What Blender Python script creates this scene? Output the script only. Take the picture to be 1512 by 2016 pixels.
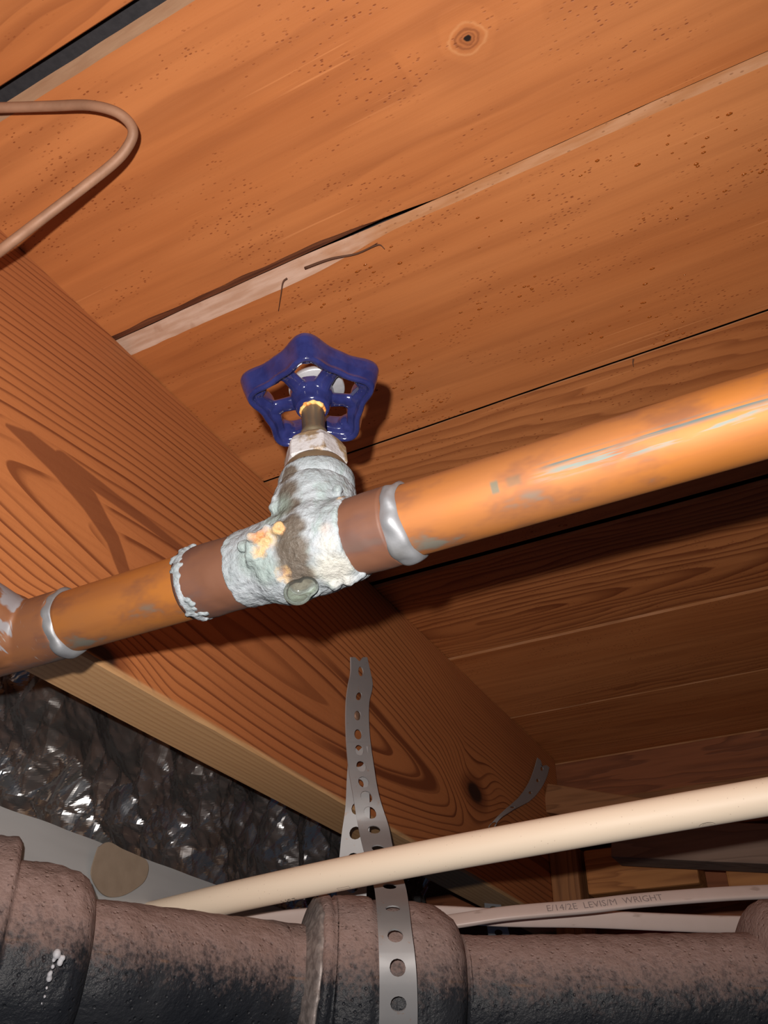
import bpy, bmesh, math, random
from mathutils import Vector, Matrix, noise
random.seed(7)
for o in list(bpy.data.objects): bpy.data.objects.remove(o)
scn = bpy.context.scene
COL = scn.collection

# ---------------------------------------------------------------- camera (at the origin; X along the planks, Y along the joist, Z up)
F = 1752.53
CX, CY = 756.0, 1008.0
AX = Vector((0.88129181, -0.26954816, -0.38816046))   # world axes in lens coordinates (right, down, forward)
AY = Vector((0.47246151, 0.52035709, 0.71134283))
AZ = Vector((0.0102409, -0.81029148, 0.58593757))
def to_world(c): return Vector((AX.dot(c), AY.dot(c), AZ.dot(c)))
RIGHT, DOWN, FWD = to_world(Vector((1, 0, 0))), to_world(Vector((0, 1, 0))), to_world(Vector((0, 0, 1)))
cam = bpy.data.objects.new('camera', bpy.data.cameras.new('camera'))
COL.objects.link(cam)
m = Matrix((RIGHT, -DOWN, -FWD)).transposed().to_4x4()
cam.matrix_world = m
cam.data.sensor_fit = 'HORIZONTAL'; cam.data.sensor_width = 36
cam.data.lens = 36 * F / 1512
cam.data.clip_start = 0.01
scn.camera = cam
# ---------------------------------------------------------------- light
scn.view_settings.view_transform = 'Standard'; scn.view_settings.look = 'None'
scn.view_settings.gamma = 1; scn.view_settings.use_curve_mapping = False
scn.view_settings.exposure = 0.0
w = bpy.data.worlds.new('crawlspace_ambient'); scn.world = w; w.use_nodes = True
bg = w.node_tree.nodes['Background']; bg.inputs[0].default_value = (0.42, 0.6, 1.0, 1); bg.inputs[1].default_value = 0.028
fl = bpy.data.lights.new('phone_flash_offscreen', 'SPOT'); fl.energy = 9.6; fl.shadow_soft_size = 0.0025; fl.color = (1, 0.93, 0.87)
fl.spot_size = math.radians(125); fl.spot_blend = 1.0
flo = bpy.data.objects.new('phone_flash_offscreen', fl); COL.objects.link(flo)
flo.matrix_world = Matrix.Translation(RIGHT * -0.012 + DOWN * -0.021) @ m

# ---------------------------------------------------------------- pixel helpers
def ray(px, py): return to_world(Vector((px - CX, py - CY, F)))
def unp(px, py, d): return ray(px, py) * (d / F)
def onx(px, py, x): r = ray(px, py); return r * (x / r.x)
def ony(px, py, y): r = ray(px, py); return r * (y / r.y)
def onz(px, py, z): r = ray(px, py); return r * (z / r.z)
def depth(p): return p.dot(FWD)

H = 0.365            # underside of the planks above the lens
XJ = -0.2967         # joist face
ZB = 0.1845          # joist underside
PY, PZ = 0.194, 0.1537   # copper pipe axis

# ---------------------------------------------------------------- object helpers
def link(name, me, mats, parent=None, smooth=False):
    o = bpy.data.objects.new(name, me); COL.objects.link(o)
    for mt in (mats if isinstance(mats, (list, tuple)) else [mats]): me.materials.append(mt)
    if smooth:
        for p in me.polygons: p.use_smooth = True
    if parent: o.parent = parent
    return o
def from_bm(name, bm, mats, parent=None, smooth=False):
    bmesh.ops.recalc_face_normals(bm, faces=bm.faces)
    me = bpy.data.meshes.new(name); bm.to_mesh(me); bm.free()
    return link(name, me, mats, parent, smooth)
def thing(name, label, cat, group=None, loc=None):
    o = bpy.data.objects.new(name, None); COL.objects.link(o); o.empty_display_size = 0.02
    return tag(o, label, cat, group)
def tag(o, label=None, cat=None, group=None, kind=None):
    if label: o['label'] = label
    if cat: o['category'] = cat
    if group: o['group'] = group
    if kind: o['kind'] = kind
    return o
def catmull(pts, n):
    out = []
    P = [pts[0] * 2 - pts[1]] + list(pts) + [pts[-1] * 2 - pts[-2]]
    for i in range(1, len(P) - 2):
        for k in range(n):
            t = k / n
            a, b, c, d = P[i-1], P[i], P[i+1], P[i+2]
            out.append(0.5 * ((2*b) + (c-a)*t + (2*a-5*b+4*c-d)*t*t + (3*b-a-3*c+d)*t**3))
    out.append(pts[-1]); return out
def frames(pts, up=Vector((0, 0, 1))):
    T = []
    for i in range(len(pts)):
        T.append((pts[min(i+1, len(pts)-1)] - pts[max(i-1, 0)]).normalized())
    n = (up - T[0] * up.dot(T[0])).normalized(); N = [n]
    for i in range(1, len(pts)):
        q = T[i-1].rotation_difference(T[i]); n = q @ N[-1]
        n = (n - T[i] * n.dot(T[i])).normalized(); N.append(n)
    return T, N, [T[i].cross(N[i]) for i in range(len(pts))]
def add_tube(bm, pts, rad, seg=24, caps=True, prof=None, up=Vector((0, 0, 1)), wob=0.0, wsc=200, mi=0):
    """sweep; rad a number or list; prof(angle)->(n,b) multipliers; wob = noise relief"""
    T, N, B = frames(pts, up); rings = []
    for i, p in enumerate(pts):
        r = rad[i] if isinstance(rad, (list, tuple)) else rad
        ring = []
        for k in range(seg):
            a = 2 * math.pi * k / seg
            c, s = (math.cos(a), math.sin(a)) if prof is None else prof(a)
            d = N[i] * c + B[i] * s
            q = p + d * r
            if wob: q += d * wob * noise.fractal(q * wsc, 1.0, 2.0, 4)
            ring.append(bm.verts.new(q))
        rings.append(ring)
    for i in range(len(rings) - 1):
        for k in range(seg):
            f = bm.faces.new((rings[i][k], rings[i][(k+1) % seg], rings[i+1][(k+1) % seg], rings[i+1][k])); f.material_index = mi
    if caps:
        bm.faces.new(rings[0]); bm.faces.new(list(reversed(rings[-1])))
    return rings
def tube(name, pts, rad, mats, parent=None, seg=24, caps=True, prof=None, up=Vector((0, 0, 1)), wob=0.0, wsc=200):
    bm = bmesh.new(); add_tube(bm, pts, rad, seg, caps, prof, up, wob, wsc)
    return from_bm(name, bm, mats, parent, True)
def add_box(bm, lo, hi, bev=0.0, M=None):
    r = bmesh.ops.create_cube(bm, size=1)
    vs = r['verts']
    for v in vs:
        v.co = Vector([lo[i] + (v.co[i] + 0.5) * (hi[i] - lo[i]) for i in range(3)])
        if M: v.co = M @ v.co
    if bev:
        es = list({e for v in vs for e in v.link_edges})
        bmesh.ops.bevel(bm, geom=es, offset=bev, segments=2, affect='EDGES', profile=0.6)
def box(name, lo, hi, mats, parent=None, bev=0.001, M=None):
    bm = bmesh.new(); add_box(bm, lo, hi, bev, M); return from_bm(name, bm, mats, parent)
def add_ball(bm, c, r, sc=(1, 1, 1), sub=3):
    bmesh.ops.create_icosphere(bm, subdivisions=sub, radius=1, matrix=Matrix.Translation(c) @ Matrix.Diagonal((r*sc[0], r*sc[1], r*sc[2], 1)))
def remesh(o, vox, it=4, disp=None):
    md = o.modifiers.new('fuse', 'REMESH'); md.mode = 'VOXEL'; md.voxel_size = vox; md.use_smooth_shade = True
    if it:
        s = o.modifiers.new('soften', 'SMOOTH'); s.factor = 0.5; s.iterations = it
    if disp:
        t = bpy.data.textures.new('relief', 'CLOUDS'); t.noise_scale = disp[1]; t.noise_depth = 3
        d = o.modifiers.new('relief', 'DISPLACE'); d.texture = t; d.strength = disp[0]; d.mid_level = 0.5

# ---------------------------------------------------------------- material helpers
class G:
    def __init__(s, name):
        s.m = bpy.data.materials.new(name); s.m.use_nodes = True; s.t = s.m.node_tree
        s.b = s.t.nodes['Principled BSDF']; s._xyz = None; s._obj = None
    def n(s, typ, **kw):
        nd = s.t.nodes.new(typ)
        for k, v in kw.items(): setattr(nd, k, v)
        return nd
    def put(s, sock, v):
        if v is None: return
        if isinstance(v, bpy.types.NodeSocket): s.t.links.new(v, sock)
        elif isinstance(v, (tuple, list)) and len(v) == 3 and sock.type == 'RGBA': sock.default_value = (*v, 1)
        else: sock.default_value = v
    def obj(s):
        if not s._obj: s._obj = s.n('ShaderNodeTexCoord').outputs['Object']
        return s._obj
    def xyz(s):
        if not s._xyz:
            x = s.n('ShaderNodeSeparateXYZ'); s.put(x.inputs[0], s.obj()); s._xyz = x.outputs
        return s._xyz
    def ma(s, op, a, b=None, c=None, clamp=False):
        nd = s.n('ShaderNodeMath', operation=op, use_clamp=clamp)
        for i, v in enumerate((a, b, c)): s.put(nd.inputs[i], v)
        return nd.outputs[0]
    def scale(s, sx, sy, sz, rz=0, off=(0, 0, 0), vec=None):
        mp = s.n('ShaderNodeMapping'); s.put(mp.inputs[0], vec or s.obj())
        mp.inputs['Scale'].default_value = (sx, sy, sz); mp.inputs['Rotation'].default_value = (0, 0, rz); mp.inputs['Location'].default_value = off
        return mp.outputs[0]
    def noise(s, vec=None, sc=1, det=4, rough=0.5, dist=0):
        nd = s.n('ShaderNodeTexNoise'); s.put(nd.inputs['Vector'], vec or s.obj())
        nd.inputs['Scale'].default_value = sc; nd.inputs['Detail'].default_value = det
        nd.inputs['Roughness'].default_value = rough; nd.inputs['Distortion'].default_value = dist
        return nd.outputs['Fac']
    def voro(s, vec=None, sc=1, feature='F1', out='Distance'):
        nd = s.n('ShaderNodeTexVoronoi', feature=feature); s.put(nd.inputs['Vector'], vec or s.obj()); nd.inputs['Scale'].default_value = sc
        return nd.outputs[out]
    def ramp(s, fac, stops, interp='LINEAR'):
        nd = s.n('ShaderNodeValToRGB'); s.put(nd.inputs[0], fac); cr = nd.color_ramp; cr.interpolation = interp
        while len(cr.elements) < len(stops): cr.elements.new(0.5)
        for e, (p, c) in zip(cr.elements, stops):
            e.position = p; e.color = (c, c, c, 1) if isinstance(c, (int, float)) else (*c, 1)
        return nd.outputs[0]
    def ss(s, v, a, b):          # smoothstep a..b -> 0..1
        nd = s.n('ShaderNodeMapRange', interpolation_type='SMOOTHSTEP'); s.put(nd.inputs[0], v)
        nd.inputs[1].default_value = a; nd.inputs[2].default_value = b
        return nd.outputs[0]
    def mix(s, fac, a, b, mode='MIX'):
        nd = s.n('ShaderNodeMix', data_type='RGBA', blend_type=mode); s.put(nd.inputs[0], fac); s.put(nd.inputs[6], a); s.put(nd.inputs[7], b)
        return nd.outputs[2]
    def near(s, p, r0, r1, wob=0.0, nz=None):     # 1 inside r0 of point p, 0 beyond r1
        nd = s.n('ShaderNodeVectorMath', operation='DISTANCE'); s.put(nd.inputs[0], s.obj()); nd.inputs[1].default_value = p
        d = nd.outputs['Value']
        if nz is not None: d = s.ma('ADD', d, s.ma('MULTIPLY', s.ma('SUBTRACT', nz, 0.5), wob))
        return s.ss(d, r1, r0)
    def seg(s, a, b, ra, rb, soft, wob, nz):      # 1 inside a tapered streak from a to b
        ab = b - a
        pa = s.n('ShaderNodeVectorMath', operation='SUBTRACT'); s.put(pa.inputs[0], s.obj()); pa.inputs[1].default_value = a
        dt = s.n('ShaderNodeVectorMath', operation='DOT_PRODUCT'); s.put(dt.inputs[0], pa.outputs[0]); dt.inputs[1].default_value = ab / ab.length_squared
        t = s.ma('ADD', dt.outputs['Value'], 0.0, clamp=True)
        sc = s.n('ShaderNodeVectorMath', operation='SCALE'); sc.inputs[0].default_value = ab; s.put(sc.inputs['Scale'], t)
        d = s.n('ShaderNodeVectorMath', operation='DISTANCE'); s.put(d.inputs[0], pa.outputs[0]); s.put(d.inputs[1], sc.outputs[0])
        e = s.ma('SUBTRACT', d.outputs['Value'], s.ma('ADD', s.ma('MULTIPLY', t, rb - ra), ra))
        e = s.ma('ADD', e, s.ma('MULTIPLY', s.ma('SUBTRACT', nz, 0.5), wob))
        return s.ss(e, soft, -soft)
    def mx(s, *a):
        r = a[0]
        for b in a[1:]: r = s.ma('MAXIMUM', r, b)
        return r
    def win(s, v, a, b, soft):   # 1 between a and b
        return s.ma('MULTIPLY', s.ss(v, a - soft, a + soft), s.ss(v, b + soft, b - soft))
    def out(s, color=None, rough=None, metal=None, bump=None, bs=0.3, bd=0.001, spec=None, coat=None):
        s.put(s.b.inputs['Base Color'], color); s.put(s.b.inputs['Roughness'], rough); s.put(s.b.inputs['Metallic'], metal)
        if spec is not None: s.put(s.b.inputs['Specular IOR Level'], spec)
        if coat is not None: s.put(s.b.inputs['Coat Weight'], coat)
        if bump is not None:
            nd = s.n('ShaderNodeBump'); nd.inputs['Strength'].default_value = bs; nd.inputs['Distance'].default_value = bd
            s.put(nd.inputs['Height'], bump); s.t.links.new(nd.outputs[0], s.b.inputs['Normal'])
        return s.m

def plank_mat(name, yc, light, mid, dark, ring=0.006, amt=0.35, tilt=0.0, x0=0.0, zd=0.03, knot=None, seed=0.0):
    """stained softwood: growth rings cut flat, fine fibre streaks, pores and pale scratches, grain along X"""
    g = G(name); X, Y, Z = g.xyz()
    warp = g.noise(g.scale(5, 30, 30, off=(seed, 0, 0)), 1, 3)
    warp2 = g.noise(g.scale(16, 60, 60, off=(seed, 2, 0)), 1, 2)
    u = g.ma('ADD', g.ma('SUBTRACT', Y, yc), g.ma('MULTIPLY', g.ma('SUBTRACT', warp, 0.5), 0.035))
    v = g.ma('ADD', g.ma('MULTIPLY', g.ma('SUBTRACT', X, x0), tilt), zd)
    t = g.ma('SQRT', g.ma('ADD', g.ma('MULTIPLY', u, u), g.ma('MULTIPLY', v, v)))
    t = g.ma('ADD', t, g.ma('MULTIPLY', warp2, 0.004))
    if knot:
        kd = g.n('ShaderNodeVectorMath', operation='DISTANCE'); g.put(kd.inputs[0], g.scale(0.8, 1, 1)); kd.inputs[1].default_value = (knot[0]*0.8, knot[1], knot[2])
        kdv = kd.outputs['Value']
        t = g.ma('ADD', t, g.ma('MULTIPLY', g.ss(kdv, 0.03, 0.004), 0.012))
    fr = g.ma('FRACT', g.ma('DIVIDE', t, ring))
    late = g.ramp(fr, [(0, 0), (0.35, 0.05), (0.86, 0.9), (0.93, 1), (1, 0)])
    patch = g.noise(g.scale(3, 9, 9, off=(seed, 5, 1)), 1, 2)
    late = g.ma('MULTIPLY', late, g.ma('MULTIPLY', g.ss(patch, 0.35, 0.65), amt))
    fib = g.noise(g.scale(14, 420, 420, rz=0.0, off=(seed, 0, 0)), 1, 4, 0.6)
    fib2 = g.noise(g.scale(7, 110, 110, off=(seed, 3, 0)), 1, 3, 0.5)
    big = g.noise(g.scale(3.5, 14, 14, off=(seed, 7, 0)), 1, 3)
    c = g.mix(g.ss(big, 0.3, 0.7), mid, light)
    c = g.mix(g.ma('MULTIPLY', g.ss(fib2, 0.35, 0.75), 0.28), c, dark)
    c = g.mix(late, c, dark)
    # short resin pores
    pv = g.scale(330, 760, 760, off=(seed, 0, 0)); pore = g.voro(pv, 1)
    pmask = g.ss(g.noise(g.scale(22, 60, 60, off=(seed, 1, 3)), 1, 3), 0.46, 0.62)
    pk = g.voro(pv, 1, out='Color'); sel = g.n('ShaderNodeSeparateXYZ'); g.put(sel.inputs[0], pk)
    pm = g.ma('MULTIPLY', g.ma('MULTIPLY', g.ss(pore, 0.32, 0.18), pmask), g.ss(sel.outputs[0], 0.42, 0.5))
    c = g.mix(g.ma('MULTIPLY', pm, 0.7), c, (dark[0]*0.85, dark[1]*0.6, dark[2]*0.4))
    # pale saw scratches, a little off the grain
    sc = g.noise(g.scale(9, 520, 1, rz=0.10, off=(seed, 0, 9)), 1, 2, 0.4)
    sm = g.ma('MULTIPLY', g.ss(sc, 0.66, 0.74), g.ss(g.noise(g.scale(12, 40, 1, off=(seed, 4, 2)), 1, 2), 0.5, 0.65))
    c = g.mix(g.ma('MULTIPLY', sm, 0.45), c, (light[0]*1.25, light[1]*1.35, light[2]*1.5))
    hgt = g.ma('ADD', g.ma('MULTIPLY', fib, 0.5), g.ma('ADD', g.ma('MULTIPLY', fib2, 0.4), g.ma('MULTIPLY', pm, -0.6)))
    if knot:
        kn = g.noise(g.scale(90, 140, 140), 1, 3); kw = g.ma('ADD', kdv, g.ma('MULTIPLY', g.ma('SUBTRACT', kn, 0.5), 0.005))
        rg = g.ma('SINE', g.ma('MULTIPLY', kw, 3600))
        c = g.mix(g.ma('MULTIPLY', g.ss(kw, 0.0056, 0.0042), g.ma('ADD', 0.45, g.ma('MULTIPLY', rg, 0.22))), c, (0.2, 0.055, 0.018))
        c = g.mix(g.ma('MULTIPLY', g.win(kw, 0.0059, 0.0068, 0.0005), 0.25), c, (0.75, 0.4, 0.18))
        c = g.mix(g.ss(kw, 0.0017, 0.0010), c, (0.012, 0.006, 0.005))
    return g.out(c, g.ma('ADD', 0.42, g.ma('MULTIPLY', fib, 0.16)), 0, hgt, 0.35, 0.0006, spec=0.4)

def joist_mat():
    """flat-sawn joist: dense lines near both edges, a long closed cathedral between, two knots, tan planed underside"""
    g = G('joist_wood'); X, Y, Z = g.xyz()
    w1 = g.noise(g.scale(11, 2.6, 11), 1, 2); w2 = g.noise(g.scale(40, 7, 40), 1, 2)
    yy = g.ma('DIVIDE', g.ma('SUBTRACT', Y, 0.40), 0.21)
    q = g.ma('MINIMUM', g.ma('MULTIPLY', yy, yy), 2.0)
    zc = g.ma('SUBTRACT', 0.250, g.ma('MULTIPLY', g.ma('SUBTRACT', Y, 0.2), 0.02))
    u = g.ma('ADD', g.ma('SUBTRACT', Z, zc), g.ma('MULTIPLY', g.ma('SUBTRACT', w1, 0.5), 0.022))
    t = g.ma('SQRT', g.ma('ADD', g.ma('MULTIPLY', u, u), 0.0002))
    t = g.ma('ADD', t, g.ma('MULTIPLY', q, 0.017))
    t = g.ma('ADD', t, g.ma('MULTIPLY', w2, 0.004))
    k1 = onx(935, 1560, XJ); k2 = onx(195, 1288, XJ)
    def kdist(k, sy):
        nd = g.n('ShaderNodeVectorMath', operation='DISTANCE'); g.put(nd.inputs[0], g.scale(0.5, sy, 1)); nd.inputs[1].default_value = (k.x*0.5, k.y*sy, k.z); return nd.outputs['Value']
    d1, d2 = kdist(k1, 0.55), kdist(k2, 0.5)
    t = g.ma('ADD', t, g.ma('ADD', g.ma('MULTIPLY', g.ss(d1, 0.045, 0.006), 0.018), g.ma('MULTIPLY', g.ss(d2, 0.03, 0.004), 0.012)))
    # ring widths change outwards: wide in the middle, dense at the edges
    ph = g.ma('ADD', g.ma('DIVIDE', t, 0.0105), g.ma('MULTIPLY', g.ma('MULTIPLY', t, t), 800))
    fr = g.ma('FRACT', ph)
    late = g.ramp(fr, [(0, 0), (0.5, 0.02), (0.70, 0.14), (0.86, 1), (0.97, 1), (1, 0)])
    wn = g.n('ShaderNodeTexWhiteNoise', noise_dimensions='1D'); g.put(wn.inputs['W'], g.ma('FLOOR', ph)); late = g.ma('MULTIPLY', late, g.ma('ADD', 0.45, g.ma('MULTIPLY', wn.outputs[0], 0.6)))
    mod = g.noise(g.scale(20, 5, 20, off=(3, 1, 0)), 1, 2)
    late = g.ma('MULTIPLY', late, g.ma('ADD', 0.62, g.ma('MULTIPLY', mod, 0.55)))
    fib = g.noise(g.scale(420, 14, 420), 1, 4, 0.6); fuzz = g.noise(g.scale(300, 260, 300), 1, 2)
    big = g.noise(g.scale(8, 4, 8), 1, 3)
    c = g.mix(g.ss(big, 0.3, 0.7), (0.41, 0.138, 0.048), (0.51, 0.182, 0.060))
    band = g.ma('MULTIPLY', g.win(t, 0.0335, 0.0385, 0.0012), g.ss(yy, 0.1, 0.5))
    late = g.mx(late, g.ma('MULTIPLY', band, 0.95))
    W = [(14, 838, 0.0008), (60, 868, 0.0046), (110, 912, 0.0064), (175, 985, 0.0070), (222, 1060, 0.0050), (250, 1140, 0.0036), (262, 1200, 0.0028)]
    W2 = [(120, 905, 0.0050), (200, 962, 0.0042), (290, 1030, 0.0030), (380, 1100, 0.0024)]
    wedge = g.mx(*[g.seg(onx(a[0], a[1], XJ), onx(b[0], b[1], XJ), a[2], b[2], 0.0007, 0.004, w2) for L_ in (W, W2) for a, b in zip(L_, L_[1:])])
    clear = g.mx(*[g.seg(onx(a[0], a[1], XJ), onx(b[0], b[1], XJ), a[2] + 0.004, b[2] + 0.003, 0.003, 0.004, w2) for a, b in zip(W, W[1:])])
    late = g.ma('MULTIPLY', late, g.ma('SUBTRACT', 1.0, g.ma('MULTIPLY', clear, 0.85)))
    c = g.mix(g.ma('MULTIPLY', late, 0.94), c, (0.14, 0.034, 0.012))
    c = g.mix(g.ma('MULTIPLY', wedge, 0.72), c, (0.15, 0.042, 0.018))
    c = g.mix(g.ma('MULTIPLY', g.ss(fib, 0.45, 0.8), 0.22), c, (0.22, 0.06, 0.02))
    for d, r in ((d1, 0.011), (d2, 0.007)):
        kn = g.ma('ADD', d, g.ma('MULTIPLY', g.ma('SUBTRACT', w2, 0.5), 0.004))
        c = g.mix(g.ma('MULTIPLY', g.ss(kn, r*1.9, r*0.9), 0.7), c, (0.13, 0.032, 0.012))
        c = g.mix(g.ss(kn, r, r*0.55), c, (0.025, 0.01, 0.007))
    # underside: paler planed edge
    fr2 = g.ramp(g.ma('FRACT', g.ma('DIVIDE', g.ma('ADD', X, g.ma('MULTIPLY', w1, 0.03)), 0.0042)), [(0, 0), (0.4, 0.1), (0.85, 1), (1, 0)])
    cb = g.mix(g.ma('MULTIPLY', fr2, 0.55), (0.60, 0.35, 0.165), (0.42, 0.205, 0.08))
    cb = g.mix(g.ma('MULTIPLY', g.ss(fib, 0.5, 0.8), 0.3), cb, (0.32, 0.13, 0.045))
    under = g.ss(g.ma('ADD', Z, g.ma('MULTIPLY', g.ma('SUBTRACT', w1, 0.5), 0.006)), ZB + 0.0035, ZB + 0.0005)
    c = g.mix(under, c, cb)
    hgt = g.ma('ADD', g.ma('MULTIPLY', fib, 0.4), g.ma('ADD', g.ma('MULTIPLY', late, 0.12), g.ma('MULTIPLY', fuzz, 0.3)))
    return g.out(c, 0.55, 0, hgt, 0.45, 0.0007, spec=0.35)

def lumber_mat(name, a, b, axis='x', ring=0.006):
    g = G(name); s1 = (10, 160, 160) if axis == 'x' else (160, 10, 160) if axis == 'y' else (160, 160, 10)
    s2 = (4, 40, 40) if axis == 'x' else (40, 4, 40) if axis == 'y' else (40, 40, 4)
    f1 = g.noise(g.scale(*s1), 1, 4); f2 = g.noise(g.scale(*s2), 1, 3)
    fr = g.ramp(g.ma('FRACT', g.ma('MULTIPLY', f2, 9)), [(0, 0), (0.4, 0.1), (0.9, 1), (1, 0)])
    c = g.mix(g.ma('MULTIPLY', fr, 0.6), a, b); c = g.mix(g.ma('MULTIPLY', g.ss(f1, 0.4, 0.8), 0.35), c, b)
    return g.out(c, 0.65, 0, g.ma('ADD', f1, fr), 0.3, 0.0006, spec=0.25)

L0, M0, D0 = (0.56, 0.205, 0.068), (0.46, 0.148, 0.043), (0.20, 0.050, 0.015)
YS = [0.27*H - 4*0.146, 0.27*H - 3*0.146, 0.27*H - 2*0.146, 0.27*H - 0.146, 0.268*H, 0.640*H, 1.031*H, 1.432*H, 1.835*H, 2.246*H, 2.650*H, 3.05*H]
KN = onz(920, 75, H)
M_PLANK = []
for i in range(11):
    kw = dict(seed=i*3.7, yc=(YS[i]+YS[i+1])/2 + random.uniform(-0.03, 0.03))
    if i == 4: kw.update(amt=0.22, ring=0.009, knot=KN, yc=0.17, zd=0.05)
    elif i == 5: kw.update(amt=0.25, ring=0.007, yc=0.34, zd=0.06)
    elif i == 6: kw.update(amt=0.55, ring=0.006, yc=0.47, zd=0.03, tilt=0.1, x0=-0.5)
    elif i == 7: kw.update(amt=0.95, ring=0.0065, yc=0.622, zd=0.0, tilt=0.11, x0=-0.21)
    elif i == 8: kw.update(amt=0.9, ring=0.006, yc=0.75, zd=0.0, tilt=0.07, x0=-0.33)
    elif i == 9: kw.update(amt=0.4, ring=0.006, yc=0.9, zd=0.04)
    else: kw.update(amt=0.4)
    M_PLANK.append(plank_mat('stained_plank_wood', light=L0, mid=M0, dark=D0, **kw))

def torn_mat():
    g = G('torn_raw_wood'); f = g.noise(g.scale(40, 300, 300), 1, 4); b = g.noise(g.scale(60, 60, 60), 1, 3)
    c = g.mix(g.ss(f, 0.3, 0.7), (0.56, 0.38, 0.29), (0.44, 0.26, 0.175)); c = g.mix(g.ma('MULTIPLY', g.ss(b, 0.62, 0.74), 0.4), c, (0.3, 0.14, 0.08))
    X, Y, Z = g.xyz(); e = g.mix(g.ss(f, 0.3, 0.7), (0.46, 0.235, 0.125), (0.38, 0.165, 0.07)); dots = g.ss(g.voro(g.scale(220, 500, 500), 1), 0.22, 0.12)
    e = g.mix(g.ma('MULTIPLY', dots, 0.5), e, (0.16, 0.06, 0.025))
    c = g.mix(g.ss(g.ma('ADD', X, g.ma('MULTIPLY', g.ma('SUBTRACT', b, 0.5), 0.08)), -0.185, -0.120), c, e)
    return g.out(c, 0.85, 0, g.ma('ADD', f, b), 0.6, 0.001, spec=0.1)
def edge_mat():
    g = G('weathered_plank_edge'); f = g.noise(g.scale(30, 300, 300), 1, 4); b = g.noise(g.scale(20, 90, 90), 1, 3)
    c = g.mix(g.ss(f, 0.3, 0.7), (0.44, 0.20, 0.095), (0.36, 0.14, 0.05)); c = g.mix(g.ma('MULTIPLY', g.ss(b, 0.5, 0.7), 0.6), c, (0.24, 0.1, 0.045))
    return g.out(c, 0.75, 0, f, 0.4, 0.0008, spec=0.2)
def tan_edge_mat():
    g = G('dusty_tan_edge'); f = g.noise(g.scale(60, 300, 300), 1, 4)
    return g.out(g.mix(f, (0.46, 0.29, 0.18), (0.30, 0.15, 0.08)), 0.85, 0, f, 0.4, 0.0008, spec=0.15)
def lip_mat():
    g = G('splintered_brown_lip'); f = g.noise(g.scale(30, 400, 400), 1, 4)
    return g.out(g.mix(g.ss(f, 0.3, 0.7), (0.28, 0.1, 0.045), (0.13, 0.04, 0.02)), 0.8, 0, f, 0.6, 0.001, spec=0.2)
M_TORN, M_EDGE, M_TAN, M_LIP = torn_mat(), edge_mat(), tan_edge_mat(), lip_mat()
g = G('black_felt'); f_ = g.noise(None, 300, 3); M_FELT = g.out(g.mix(f_, (0.014, 0.013, 0.016), (0.04, 0.036, 0.04)), 0.8, 0, f_, 0.3)
g = G('resin_drop'); g.b.inputs['Transmission Weight'].default_value = 0.35; M_RESIN = g.out((0.42, 0.11, 0.015), 0.12, 0)
g = G('fibre'); M_FIBRE = g.out((0.10, 0.04, 0.02), 0.8)

# ---------------------------------------------------------------- subfloor planks
ceil = bpy.data.objects.new('ceiling', None); COL.objects.link(ceil)
tag(ceil, 'orange stained plank subfloor seen from below', kind='structure')
def make_plank(i):
    y0, y1 = YS[i], YS[i+1]
    gapA = i in (4,)          # open gap before this plank
    gap7 = i in (7,)
    c0 = {4: 0.004, 5: 0.0035, 6: 0.0008, 7: 0.002, 8: 0.0030, 9: 0.0035}.get(i, 0.002)
    n = 220; x0, x1 = -0.62, 0.42
    bm = bmesh.new(); rings = []
    dz = random.uniform(-0.0008, 0.0008)
    for k in range(n + 1):
        x = x0 + (x1 - x0) * k / n
        s = noise.noise(Vector((x*9, i*5.1, 0))) * 0.0007 + noise.noise(Vector((x*60, i*3.3, 2))) * 0.00025
        a0 = y0 + {5: 0.0011, 6: 0.0010}.get(i, 0.0005) + (0.0062 if gapA else 0) + (0.006 if gap7 else 0) + s
        a1 = y1 - 0.0004 + noise.noise(Vector((x*9, (i+1)*5.1, 0))) * 0.0007
        c = c0; ch = c0
        if i == 5:       # near edge torn open beside the joist
            e = max(0, min(1, (-0.115 - x) / 0.07)); e = e*e*(3-2*e)
            c = 0.0042 + 0.0048 * e + 0.0006*noise.noise(Vector((x*90, 1, 1)))*e; ch = 0.0025 + 0.0035 * e
            a0 += 0.0005 * e
        if i == 4:
            e = max(0, min(1, (-0.10 - x) / 0.06)); c1 = 0.0006 + 0.0050 * e + 0.0012*e*noise.noise(Vector((x*50, 3, 1))); 
            if x < XJ + 0.01: pass
        else: c1 = 0.0006
        prof = [(a0 + c, H + dz), (a0, H + ch), (a0 + 0.030, H + 0.019), (a1, H + 0.019), (a1, H + (0.0035 if i == 4 and c1 > 0.001 else c1)), (a1 - c1, H + dz)]
        rings.append([bm.verts.new((x, p[0], p[1])) for p in prof])
    for k in range(n):
        xm = x0 + (x1 - x0) * (k + 0.5) / n
        for j in range(6):
            f = bm.faces.new((rings[k][j], rings[k][(j+1) % 6], rings[k+1][(j+1) % 6], rings[k+1][j]))
            if j == 0:
                f.material_index = 1 if i == 5 else (3 if i == 4 else 2)
            elif j == 1: f.material_index = 2
            elif j == 4 and i == 4 and xm < -0.11: f.material_index = 4
    bm.faces.new(rings[0]); bm.faces.new(list(reversed(rings[-1])))
    o = from_bm('plank', bm, [M_PLANK[i], M_TORN, M_EDGE, M_TAN, M_LIP], ceil)
    return o
planks = [make_plank(i) for i in range(11)]
box('building_paper', (-0.62, YS[0], H + 0.0195), (0.42, YS[-1], H + 0.022), M_FELT, ceil, 0)
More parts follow.
